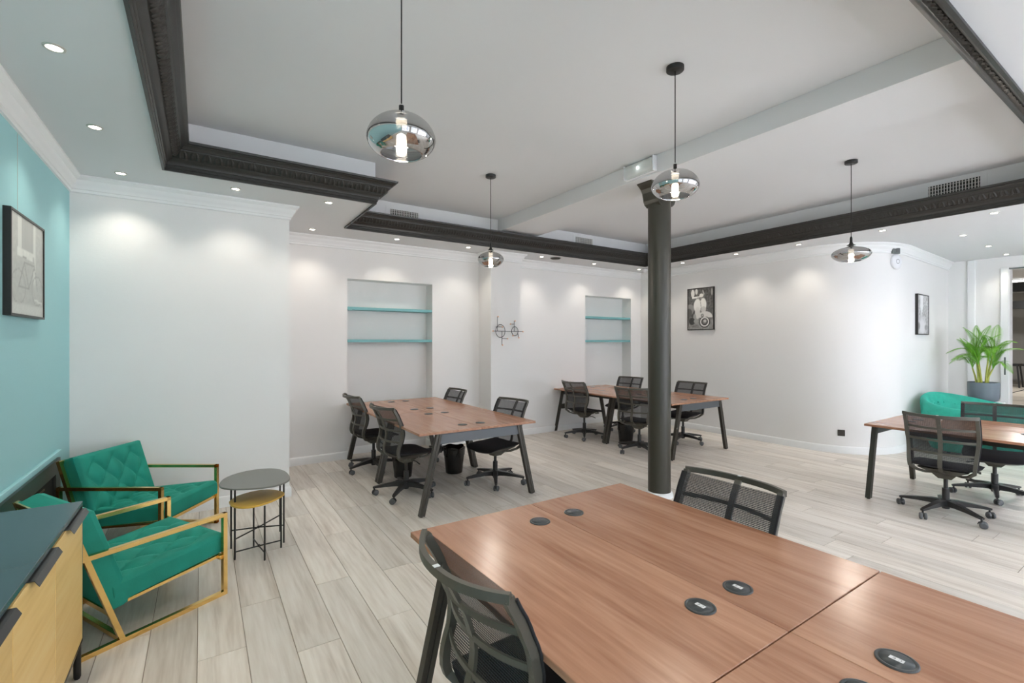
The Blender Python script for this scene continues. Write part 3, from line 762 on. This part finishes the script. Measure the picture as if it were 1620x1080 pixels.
def ring(u, v, cu, cv, ru, rv, w): return 1 - sst(w * .6, w * 1.2, abs(sqrt(((u - cu) / ru) ** 2 + ((v - cv) / rv) ** 2) - 1))
def pic_scooter(u, v):
    g = .13 + .16 * vnoise(u * 22, v * 30) + .10 * sst(.6, 1, u) * vnoise(u * 40, v * 4)
    if v > .60: g += .22 * sst(.6, .9, v) * (.5 + vnoise(u * 9, v * 14))
    def put(g, m, c_): return g + (c_ - g) * m
    g = put(g, ell(u, v, .19, .11, .07, .10), .72); g = put(g, ell(u, v, .34, .07, .05, .07), .66); g = put(g, ell(u, v, .95, .10, .03, .09), .6)
    g = put(g, ell(u, v, .08, .50, .16, .13), .42); g = put(g, ell(u, v, .04, .58, .12, .10), .25)
    g = put(g, line(u, v, (.18, .215), (.48, .205), .022), .82); g = put(g, ell(u, v, .54, .17, .085, .045), .80); g = put(g, line(u, v, (.60, .06), (.64, .14), .02), .6)
    g = put(g, ell(u, v, .45, .24, .13, .03), .16 + .4 * vnoise(u * 60, 3))
    g = put(g, ell(u, v, .385, .42, .155, .17), .84); g = put(g, ell(u, v, .385, .60, .105, .15), .78); g = put(g, ell(u, v, .61, .40, .125, .165), .86); g = put(g, ell(u, v, .62, .52, .10, .08), .70)
    g = put(g, line(u, v, (.50, .32), (.53, .46), .012), .40); g = put(g, line(u, v, (.53, .46), (.50, .60), .012), .35)
    g = put(g, ell(u, v, .27, .70, .06, .08), .5)
    if v < .715 + .0 * u: g = put(g, ell(u, v, .68, .70, .29, .135, .06), .78)
    g = put(g, ell(u, v, .575, .665, .055, .042), .22); g = put(g, ell(u, v, .575, .665, .032, .026), .6)
    g = put(g, ell(u, v, .665, .825, .215, .140, .05), .10 if v > .70 else g); 
    if v > .69: g = put(g, ring(u, v, .665, .82, .155, .103, .17), .85); g = put(g, ell(u, v, .665, .82, .09, .06), .32); g = put(g, ell(u, v, .68, .80, .06, .04), .7)
    g = put(g, ell(u, v, .16, .80, .12, .09), .13); g = put(g, ell(u, v, .33, .80, .10, .05), .5)
    return (g, g * .99, g * .96)
def pic_bike(u, v):
    g = .50 + .10 * vnoise(u * 30, v * 34) - .04 * v
    def put(g, m, c_): return g + (c_ - g) * m
    if v < .36:
        if .20 < u < .30 or .66 < u < .74: g = .78
        if .30 < u < .66: g = .40 + .06 * vnoise(u * 60, 2)
    if .33 < v < .42 and .18 < u < .74: g = .74 + .15 * vnoise(u * 20, v * 20)
    if .66 < u < .74 and v > .36: g = put(g, 1 - sst(.60, .72, v), .75)
    g = put(g, ring(u, v, .22, .72, .20, .17, .05), .34); g = put(g, ring(u, v, .80, .72, .18, .16, .05), .34)
    for a, b_ in (((.22, .72), (.38, .46)), ((.38, .46), (.70, .46)), ((.70, .46), (.52, .72)), ((.52, .72), (.22, .72)), ((.38, .46), (.52, .72)), ((.70, .46), (.80, .72)), ((.70, .46), (.66, .37)), ((.34, .40), (.44, .40))): g = put(g, line(u, v, a, b_, .012), .30)
    if v > .88: g = put(g, sst(.86, .92, v), .62 + .1 * vnoise(u * 50, v * 60))
    g = put(g, line(u, v, (.70, .82), (.95, .85), .012), .8)
    g = .60 + (g - .52) * .7; return (g * .98, g, g * .95)  # flattened contrast stands in for matte glare on the print
def pic_street(u, v):
    g = .30 + .36 * vnoise(u * 18, v * 26) + .12 * vnoise(u * 46, v * 60)
    def put(g, m, c_): return g + (c_ - g) * m
    g = put(g, 1 - sst(.10, .17, abs(u - .36) + max(0, v - .3) * .6), .86); g = put(g, ell(u, v, .40, .80, .34, .22, .5), .78)
    g = put(g, ell(u, v, .80, .83, .16, .07, .4), .25 + .3 * vnoise(u * 40, v * 50)); g = put(g, ell(u, v, .10, .80, .10, .09, .4), .24)
    return (g, g, g * 1.02)
def colmat():
    m, nt, b_ = nmat('photo_print'); at = nt.nodes.new('ShaderNodeVertexColor'); at.layer_name = 'Col'; nt.links.new(at.outputs[0], b_.inputs['Base Color']); b_.inputs['Roughness'].default_value = .3
    return m
M['print'] = colmat()
def picture(origin, right, w, h, depth, fn, label, wires=0, nu=64):
    """origin = lower left corner on the wall, right = unit vector to the viewer's right; wall normal = up x right flipped"""
    right = Vector(right); up = Vector((0, 0, 1)); nrm = right.cross(up)
    R = Matrix((right, up, nrm)).transposed().to_4x4(); t = empty('framed_photo'); t.matrix_world = Matrix.Translation(Vector(origin)) @ R
    tag(t, label, 'picture')
    fw_ = .014
    fr = MB().box(0, fw_, 0, h, 0, depth, .001).box(w - fw_, w, 0, h, 0, depth, .001).box(fw_, w - fw_, 0, fw_, 0, depth, .001).box(fw_, w - fw_, h - fw_, h, 0, depth, .001)
    fr.build('frame', M['frame'], t)
    nv = int(nu * h / w); mb = MB().grid(lambda u, v: (fw_ + (w - 2 * fw_) * u, fw_ + (h - 2 * fw_) * v, depth - .006), nu, nv, False)
    me = mb.mesh('print', M['print']); ca = me.color_attributes.new('Col', 'FLOAT_COLOR', 'POINT')
    vals = []
    for j in range(nv + 1):
        for i in range(nu + 1): c_ = fn(i / nu, 1 - j / nv); vals += [c_[0] ** 1.5, c_[1] ** 1.5, c_[2] ** 1.5, 1]
    ca.data.foreach_set('color', vals)
    o = bpy.data.objects.new('print', me); link(o); o.parent = t
    MB().box(.005, w - .005, .005, h - .005, .002, .006).build('backing', M['frame'], t)
    for k in range(wires): MB().tube([(w * (.36 + .5 * k), h, .004), (w * (.36 + .5 * k), h + .47, .004)], .0012, 5).build('hanging_wire', M['downring'], t)
    return t
picture((XL, 3.625, 1.693), (0, 1, 0), .655, .592, .034, pic_bike, 'framed grey photograph of a bicycle against a wall, hung on the teal wall', 1)
picture((XR, 5.302, 1.750), (0, -1, 0), .520, .735, .030, pic_scooter, 'framed black and white photograph of a vintage scooter behind the column', 0, 72)
sl = (Vector((XE, 2.627)) - Vector((8.3, 2.505))).normalized()
picture((8.80, 2.530, 1.652), (sl.x, sl.y, 0), .575, .605, .035, pic_street, 'small framed grey street photograph past the bend of the curved wall', 0, 48)

# ------------------------------------------------------------------ recess shelves
for (x0, x1), nm in zip(NICHES, ('larger recess beside the alcove', 'smaller recess in the far corner')):
    for z0, pos in ((1.975, 'upper'), (1.540, 'lower')):
        s_ = MB().box(x0 + .003, x1 - .003, -.110, .110, 0, .037, .002).build('shelf', M['shelf'], None, (0, YB + ND - .113, z0))
        tag(s_, '%s teal painted shelf in the %s' % (pos, nm), 'shelf', 'teal shelves in the wall recesses')

# ------------------------------------------------------------------ wire wall sculpture on the pilaster
sx, sy, sz = 3.60, PIL[2] - .045, 1.70
ws = empty('wall_sculpture', (sx, PIL[2], sz)); tag(ws, 'black wire sculpture of two hoops with copper-tipped rods on the pilaster', 'wall sculpture')
K = .53 / 47.0    # metres per photograph pixel on the pilaster face
def W(px, py): return ((px - 776.7) * K - .002, -.045, (525.0 - py) * K * 1.0)
def hoop(px, py, rx, rz):
    c_ = W(px, py); return [(c_[0] + rx * cos(t), c_[1], c_[2] + rz * sin(t)) for t in [2 * pi * k / 28 for k in range(29)]]
MB().tube(hoop(789.2, 524.4, .083, .096), .0045, 6).build('hoop', M['wire'], ws); MB().tube(hoop(812.2, 524.4, .058, .069), .0045, 6).build('hoop', M['wire'], ws)
rods = [((777.5, 524.5), (826, 524.8)), ((784.5, 505.5), (784.5, 524.5)), ((791.5, 524.5), (791.5, 543)), ((791.5, 534.5), (800.5, 534.5)), ((811, 510.5), (811, 524.5)), ((805.5, 514.8), (811, 514.8)), ((785, 519), (792.5, 519)), ((807, 525), (809.3, 530.5)), ((816.5, 526), (818.7, 533))]
for a, b_ in rods: MB().tube([W(*a), W(*b_)], .0045, 6).build('rod', M['wire'], ws)
for p in ((777.8, 524.5), (785.5, 505.5), (800.5, 534.5), (792.5, 543), (812.5, 510.5), (805.3, 514.8), (792.5, 519), (809.3, 530.5), (818.8, 533.2), (825.5, 524.8)):
    c_ = W(*p); MB().lathe([(.002, -.010), (.010, -.006), (.011, 0), (.010, .006), (.002, .010)], 10, c_).build('tip', M['copper'], ws)
for p in ((784.5, 519), (812, 518.5), (796, 524.6)):
    c_ = W(*p); MB().tube([c_, (c_[0], 0, c_[2])], .004, 6).build('stand_off', M['wire'], ws)

# ------------------------------------------------------------------ pendants
ROUND = [(.016, .0), (.040, -.003), (.075, -.014), (.106, -.034), (.130, -.062), (.143, -.092), (.145, -.112), (.136, -.138), (.116, -.162), (.094, -.176), (.086, -.178), (.084, -.172)]
ONION = [(.012, .0), (.022, -.012), (.050, -.024), (.095, -.042), (.124, -.064), (.137, -.092), (.135, -.112), (.118, -.140), (.088, -.164), (.070, -.172), (.068, -.167)]
def dense(prof, n=4): return [(p.x, p.y) for p in smooth_pts([(a, b_, 0) for a, b_ in prof], n)]
def pendant(x, y, ztop, prof, sr, sz_, label, cone=0.0):
    t = empty('pendant_lamp', (x, y, ZR)); tag(t, label, 'pendant lamp', 'smoked glass pendant lamps')
    zt = ztop - ZR
    MB().lathe([(.0, -.028), (.050, -.028), (.054, -.024), (.054, 0)], 28).build('canopy', M['rod'], t)
    MB().tube([(0, 0, -.026), (0, 0, zt + .05)], .0032, 8).build('cord', M['rod'], t)
    MB().lathe([(.005, .066 + cone * .3), (.010, .058 + cone * .2), (.011, .030), (.012 + cone * .10, .012), (.018 + cone * .35, -.001), (.0, -.004)] if cone else [(.005, .042), (.011, .040), (.011, .012), (.018, .004), (.018, -.002), (.0, -.004)], 16, (0, 0, zt)).build('lamp_cap', M['rod'], t)
    MB().lathe([(r_ * sr, z_ * sz_) for r_, z_ in dense(prof)], 48, (0, 0, zt)).build('lamp_shade', M['smoke'], t)
    bz = -.178 * sz_
    MB().lathe([(.019, -.05 * sz_), (.019, bz * .52)], 16, (0, 0, zt), cap=True).build('lamp_socket', M['chrome'], t)
    bo = MB().lathe([(.004, bz * .50), (.0195, bz * .53), (.0215, bz * .62), (.0215, bz * .92), (.017, bz * .99), (.004, bz * 1.01)], 18, (0, 0, zt), cap=True).build('bulb', M['bulb'], t)
    pl = bpy.data.lights.new('bulb_light', 'POINT'); pl.energy = BULB_W; pl.color = (1, .90, .78); pl.shadow_soft_size = .03
    lo = bpy.data.objects.new('bulb_light', pl); link(lo); lo.parent = t; lo.location = (0, 0, zt + bz * 1.01 - .04)
pendant(.716, 1.947, 2.520, ROUND, 1.0, .95, 'largest smoked mirror-glass pendant lamp, hanging over the foreground desk')
pendant(2.500, 1.918, 2.630, ROUND, 1.0, .92, 'smoked mirror-glass pendant lamp hanging in front of the iron column')
pendant(2.520, 4.225, 2.502, ONION, .98, .98, 'onion-shaped smoked glass pendant lamp in front of the pilaster', .04)
pendant(5.215, 1.985, 2.474, ONION, 1.17, .88, 'wide flattened smoked glass pendant lamp near the curved wall', .06)

# ------------------------------------------------------------------ recessed downlights
ring_me = MB().lathe([(.029, -.001), (.031, -.006), (.040, -.005), (.042, 0)], 24).mesh('ring', M['downring'])
lens_me = MB().lathe([(.0, -.002), (.030, -.0025)], 24).mesh('lens', M['glow'])
DLs = [(-.565, 2.963, 'above the teal wall, largest and closest to us'), (-.560, 3.921, 'above the teal wall, middle of its row'), (-.540, 4.883, 'above the teal wall, in the corner by the white alcove'),
       (.253, 4.822, 'above the white alcove wall, next to the corner'), (1.031, 4.796, 'by the notched corner of the black moulding'), (1.113, 6.053, 'just past the alcove edge at the rear wall'),
       (2.151, 6.018, 'above the big recess'), (3.194, 5.979, 'just left of the onion pendant'), (4.527, 6.005, 'next to the dark ceiling detector'), (5.692, 6.041, 'above the smaller recess'), (6.844, 6.055, 'in the far corner, left of the column'),
       (6.891, 5.133, 'immediately past the column on the curved-wall side'), (6.882, 4.160, 'above the scooter picture'), (6.937, 3.274, 'before the flattened pendant'), (6.918, 2.303, 'after the flattened pendant, under the moulding'),
       (6.946, 1.340, 'closest to the moulding at the picture edge'), (8.082, 1.842, 'first one in the corridor ceiling'), (9.294, 1.850, 'second one in the corridor ceiling'), (10.399, 1.873, 'beside the corridor doorway'),
       (-.560, 2.00, 'added out of view above the teal wall, level with the sideboard'), (-.560, 1.04, 'added out of view above the teal wall, beside the camera'), (-.560, .08, 'added out of view above the teal wall, behind the camera'),  # from here on: unseen downlights added to brighten the near floor and desk
       (.45, .18, 'added out of view in the street-side soffit left of the foreground desk'), (1.55, .18, 'added out of view in the street-side soffit above the foreground desk'), (2.65, .18, 'added out of view in the street-side soffit past the foreground desk'),
       (3.75, .18, 'added out of view in the street-side soffit, level with the beam'), (4.85, .18, 'added out of view in the street-side soffit before the sofa desk'), (5.95, .18, 'added out of view in the street-side soffit above the sofa desk end')]
for x, y, where in DLs:
    t = empty('downlight', (x, y, ZD)); tag(t, 'round recessed downlight ' + where, 'downlight', 'recessed soffit downlights')
    mo('ring', ring_me, t); mo('lens', lens_me, t)
    sp = bpy.data.lights.new('downlight_beam', 'SPOT'); sp.energy = SPOT_W; sp.color = (1, .92, .80); sp.spot_size = radians(112); sp.spot_blend = .75; sp.shadow_soft_size = .035
    lo = bpy.data.objects.new('downlight_beam', sp); link(lo); lo.parent = t; lo.location = (0, 0, -.012)

# ------------------------------------------------------------------ air vents in the tray walls
def vent(origin, right, w, z0, z1, label):
    right = Vector(right); up = Vector((0, 0, 1)); nrm = right.cross(up)
    t = empty('air_vent'); t.matrix_world = Matrix.Translation(Vector(origin)) @ Matrix((right, up, nrm)).transposed().to_4x4(); tag(t, label, 'air vent', 'air vents above the black moulding')
    h = z1 - z0
    MB().box(0, w, 0, h, .0005, .002).build('backing', M['dark'], t)
    MB().box(-.05, 0, -.03, h + .03, 0, .004).box(w, w + .05, -.03, h + .03, 0, .004).box(0, w, h, h + .03, 0, .004).box(0, w, -.03, 0, 0, .004).build('frame', M['ceil'], t)
    k = 17; me = MB().box(-.004, .004, 0, h, .004, .012).mesh('slat', M['vent'])
    for i in range(k): mo('slat', me, t, (w * (i + .5) / k, 0, 0))
    me2 = MB().box(0, w, -.002, .002, .002, .005).mesh('cross_bar', M['vent'])
    for j in range(4): mo('cross_bar', me2, t, (0, h * (j + .5) / 4, 0))
vent((1.956, 5.72, 3.09), (1, 0, 0), .375, 3.09, 3.198, 'white slatted air vent above the moulding by the notched corner')
vent((4.985, 5.72, 3.10), (1, 0, 0), .365, 3.10, 3.222, 'small white slatted air vent left of the column')
vent((6.63, 1.79, 3.09), (0, -1, 0), .41, 3.09, 3.235, 'white slatted air vent above the moulding near the flattened pendant')

# ------------------------------------------------------------------ small fittings
el = empty('emergency_light', (BX0, 3.09, 3.205)); tag(el, 'rectangular emergency light on the beam side above the column', 'emergency light')
MB().box(-.022, 0, -.185, .185, -.075, .075, .006).build('housing', M['white_plastic'], el)
MB().grid(lambda u, v: (-.022 - .040 * sqrt(max(0, 1 - (2 * v - 1) ** 4)), -.172 + .344 * u, -.066 + .132 * v), 2, 12).build('diffuser', M['frosted'], el)
MB().box(-.058, -.022, -.184, -.172, -.070, .070, .004).build('end_cap', M['white_plastic'], el); MB().box(-.058, -.022, .172, .184, -.070, .070, .004).build('end_cap', M['white_plastic'], el)
MB().box(-.030, -.023, -.150, .150, -.050, .050).build('reflector', M['trimw'], el)
MB().lathe([(.004, -.012), (.010, -.008), (.010, .008), (.004, .012)], 12, (-.042, .02, .01), cap=True).build('lamp', emat('emergency_lamp', (.9, 1, .98), 5.0), el)
dd = empty('ceiling_detector', (4.783, 5.973, ZD)); tag(dd, 'dark round detector set in the rear soffit', 'detector')
MB().lathe([(.0, -.022), (.06, -.022), (.075, -.014), (.078, 0)], 28).build('cover', M['steel'], dd); MB().lathe([(.079, -.006), (.088, -.004), (.088, 0)], 28).build('collar', M['grey_plastic'], dd)
ad = empty('alarm_sensor', (6.86, 5.93, ZD)); tag(ad, 'tiny white alarm sensor peeking out left of the column top', 'sensor')
MB().lathe([(.0, -.085), (.03, -.08), (.042, -.05), (.045, -.02), (.03, 0)], 16).build('dome', M['white_plastic'], ad); MB().lathe([(.03, -.003), (.048, -.002), (.05, 0)], 16).build('collar', M['grey_plastic'], ad)
nA = Vector((-.25, -.97, 0)).normalized(); RA = Matrix((Vector((nA.y, -nA.x, 0)) * -1, Vector((0, 0, 1)), nA)).transposed().to_4x4()
apd = empty('wireless_access_point'); apd.matrix_world = Matrix.Translation((8.03, 2.525, 2.655)) @ RA; tag(apd, 'white disc-shaped wireless unit high on the curved wall', 'access point')
MB().lathe([(.0, .034), (.05, .033), (.09, .026), (.104, .014), (.104, 0)], 32).build('disc', M['white_plastic'], apd)
MB().lathe([(.026, .0345), (.030, .0352), (.034, .0340)], 24).build('light_ring', M['grey_plastic'], apd)
jb = empty('junction_box'); jb.matrix_world = Matrix.Translation((8.00, 2.527, 2.812)) @ RA; tag(jb, 'small grey wall box directly above the white wireless disc', 'wall box')
MB().box(-.075, .075, -.05, .05, 0, .03, .004).build('box', M['grey_plastic'], jb); MB().box(-.01, .06, -.035, .035, .03, .034, .002).build('cover_plate', M['wheel'], jb)
b3 = bez(.36); b4 = bez(.37); tn = (b4 - b3).normalized(); nO = Vector((tn.y, -tn.x, 0)); RO = Matrix((Vector((tn.x, tn.y, 0)), Vector((0, 0, 1)), nO)).transposed().to_4x4()
so = empty('wall_socket'); so.matrix_world = Matrix.Translation((b3.x, b3.y, .283)) @ RO; tag(so, 'dark bronze square power socket low on the curved wall', 'wall socket')
MB().box(-.042, .042, -.042, .042, -.01, .010, .003).build('plate', M['steel'], so); MB().lathe([(.026, .0105), (.024, .006), (.0, .006)], 20).build('socket_well', M['brass'], so)
sw = empty('wall_socket'); sw.matrix_world = Matrix.Translation((5.30, YB, .42)) @ Matrix(((1, 0, 0, 0), (0, 0, -1, 0), (0, 1, 0, 0), (0, 0, 0, 1))); tag(sw, 'small black power socket on the rear wall under the far desk end', 'wall socket')
MB().box(-.05, .05, -.042, .042, 0, .010, .003).build('plate', M['steel'], sw); MB().lathe([(.026, .0105), (.024, .006), (.0, .006)], 20).build('socket_well', M['rod'], sw)

# ------------------------------------------------------------------ waste bins
bin_shell = MB().lathe([(.0, .004), (.095, .004), (.098, .010), (.125, .285), (.128, .290), (.122, .290), (.094, .014), (0, .014)], 28).mesh('bin_body', M['black_plastic'])
lin = MB().grid(lambda u, v: ((.1235 + .006 * sin(u * 2 * pi * 9) * v + .004 * v) * cos(u * 2 * pi), (.1235 + .006 * sin(u * 2 * pi * 7) * v + .004 * v) * sin(u * 2 * pi), .21 + .10 * v + .008 * sin(u * 2 * pi * 5)), 54, 4)
liner = lin.mesh('bin_liner', M['bag'])
for x, y, lb in ((2.50, 5.04, 'black waste basket with bin liner under the alcove desk, aisle side'), (1.93, 5.20, 'black waste basket behind the side-on chair base'), (5.38, 5.02, 'black waste basket under the desk left of the column')):
    t = empty('waste_basket', (x, y, 0)); tag(t, lb, 'waste basket', 'waste baskets under the desks'); mo('bin_body', bin_shell, t); mo('bin_liner', liner, t)

# ------------------------------------------------------------------ green tub sofa, plinth and palm past the bend
so_ = empty('tub_sofa', (8.93, 1.90, 0), radians(0)); tag(so_, 'mint green velvet tub sofa against the corridor wall, half hidden by desk chairs', 'sofa')
def rimz(t):   # t = plan angle
    hi = cos(t - radians(75)); return .665 + .135 * max(0, hi) ** 1.2 - .04 * max(0, -hi)
def sofa_pt(t, k):
    a, b_ = .62, .56; c_, s_ = cos(t), sin(t); R_ = (abs(c_ / a) ** 2.6 + abs(s_ / b_) ** 2.6) ** (-1 / 2.6); z_ = rimz(t)
    prof_ = [(.80, .06), (.90, .20), (.97, .40), (1.0, z_ - .07), (.995, z_ - .02), (.96, z_), (.91, z_ - .005), (.865, z_ - .04), (.80, z_ - .14), (.74, .47), (.70, .44), (.4, .455), (.0, .46)]
    r_, zz = prof_[k]; 
    if k in (8, 9): r_ += .012 * sin(t * 14)
    return (R_ * r_ * c_, R_ * r_ * s_, zz)
MB().grid(lambda u, v: sofa_pt(u * 2 * pi, round(v * 12)), 72, 12).build('upholstered_shell', M['velvet2'], so_)
for a in (45, 135, 225, 315): MB().tube([(.36 * cos(radians(a)), .32 * sin(radians(a)), 0), (.36 * cos(radians(a)), .32 * sin(radians(a)), .08)], .02, 10).build('leg', M['rod'], so_)
for k in range(9):
    t_ = radians(20 + k * 18); p = sofa_pt(t_, 8); MB().lathe([(.0, -.008), (.010, -.004), (.010, .004), (.0, .008)], 8, (p[0] * .985, p[1] * .985, p[2])).build('button', M['velvet2'], so_)
PX, PY, PZ = 9.92, 2.03, .640
pn = empty('plant_stand', (PX, PY, 0)); tag(pn, 'plain white plinth carrying the potted palm behind the green sofa', 'plinth')
MB().box(-.20, .20, -.20, .20, .03, PZ, .004).build('plinth_body', M['trimw'], pn); MB().box(-.18, .18, -.18, .18, 0, .03).build('plinth_base', M['trimw'], pn)
pt = empty('potted_palm', (PX, PY, PZ)); tag(pt, 'feathery green palm in a rounded grey planter on the white plinth', 'potted plant')
MB().lathe([(.0, .0), (.115, .0), (.150, .016), (.170, .05), (.178, .10), (.180, .288), (.176, .294), (.170, .288), (.168, .24)], 40).build('planter', M['pot'], pt)
MB().lathe([(.0, .258), (.169, .252)], 24).build('soil', M['soil'], pt)
rp = random.Random(5)
stems = []
for k in range(9):
    a = 2 * pi * k / 9 + rp.random(); r0 = .02 + .06 * rp.random(); h = .24 + .22 * rp.random(); le = .03 + .05 * rp.random()
    top_ = (r0 * cos(a) + le * cos(a), r0 * sin(a) + le * sin(a), .26 + h)
    MB().tube([(r0 * cos(a), r0 * sin(a), .25), ((r0 + le * .4) * cos(a), (r0 + le * .4) * sin(a), .26 + h * .5), top_], [.015, .012, .009], 7).build('cane', M['cane'], pt); stems.append((top_, a))
def frond(start, az, L_, rise, droop, parent, rnd):
    mb = MB(); d = Vector((sin(AZ), -cos(AZ), 0)) * cos(az) + Vector((cos(AZ), sin(AZ), 0)) * sin(az) * .6; P = []
    for i in range(15):
        t = i / 14; P.append(Vector(start) + d * (L_ * t * (.55 + .45 * t)) + Vector((0, 0, rise * t - droop * t ** 2.6)))
    mb.tube(P, [.006 * (1 - .8 * i / 14) + .001 for i in range(15)], 5)
    sd = Vector((-d.y, d.x, 0)).normalized()
    for i in range(4, 39):
        t = i / 38; f_ = t * 14; j = min(13, int(f_)); p = P[j].lerp(P[j + 1], f_ - j); tg = (P[j + 1] - P[j]).normalized()
        ll = .17 * sin(pi * (.12 + .83 * t)) * (L_ / .6) ** .5
        for s_ in (-1, 1):
            q = (tg * .62 + sd * s_ * .80 + Vector((0, 0, .22 - .3 * t))).normalized(); w_ = tg.cross(q).cross(q).normalized() * .0040
            e_ = p + q * ll + Vector((0, 0, -.05 * ll / .2)); m_ = p + q * ll * .5
            mb.add([p, m_ + w_, e_, m_ - w_], [(0, 1, 2, 3)])
    return mb.build('frond', M['leaf'], parent)
for k in range(34):
    st_, a0 = stems[k % 9]; a = rp.random() * 6.283 if k >= 9 else a0
    up_ = k >= 11
    frond(st_, a, (.14 + .20 * rp.random()) if up_ else (.36 + .14 * rp.random()), (.30 + .26 * rp.random()) if up_ else (.26 + .15 * rp.random()), .10 if up_ else .22 + .22 * rp.random(), pt, rp)

# ------------------------------------------------------------------ bits of the next room
bt = empty('black_table', (24.3, 4.05, 0)); tag(bt, 'small black table far away through the doorway', 'table')
MB().box(-.6, .6, -.45, .45, .70, .74).build('table_top', M['rod'], bt)
for a in (-1, 1):
    for c_ in (-1, 1): MB().box(a * .52 - .03, a * .52 + .03, c_ * .38 - .03, c_ * .38 + .03, 0, .70).build('leg', M['rod'], bt)
ch = empty('black_stool', (23.0, 4.05, 0)); tag(ch, 'black stool beside the far table through the doorway', 'stool')
MB().box(-.24, .24, -.24, .24, .72, .80, .01).build('seat', M['rod'], ch)
for a in (-1, 1):
    for c_ in (-1, 1): MB().sweep([(a * .2, c_ * .2, .72), (a * .26, c_ * .26, 0)], (0, 1, 0), .04, .04).build('leg', M['rod'], ch)
for z0, x_ in ((2.66, 23.0), (3.02, 20.0)):
    struct(MB().box(x_, x_ + .3, -1, 7, z0, z0 + .26).build('beam_next_room', M['rod']))
for k, (x_, y_) in enumerate(((14.5, 2.6), (20.5, 3.4))):  # invented panel lights, added to brighten the next room
    t = empty('added_panel_light', (x_, y_, 3.4)); tag(t, ('nearer', 'farther')[k] + ' added flat light panel brightening the room past the doorway', 'ceiling light')
    MB().box(-.31, .31, -.31, .31, -.03, 0).build('housing', M['trimw'], t); MB().box(-.29, .29, -.29, .29, -.034, -.030).build('diffuser', emat('added_panel_glow', (1, .97, .92), 6.0), t)
    al = bpy.data.lights.new('added_panel_fill', 'AREA'); al.size = .58; al.energy = 130; al.color = (1, .97, .93)
    lo = bpy.data.objects.new('added_panel_fill', al); link(lo); lo.parent = t; lo.location = (0, 0, -.04)
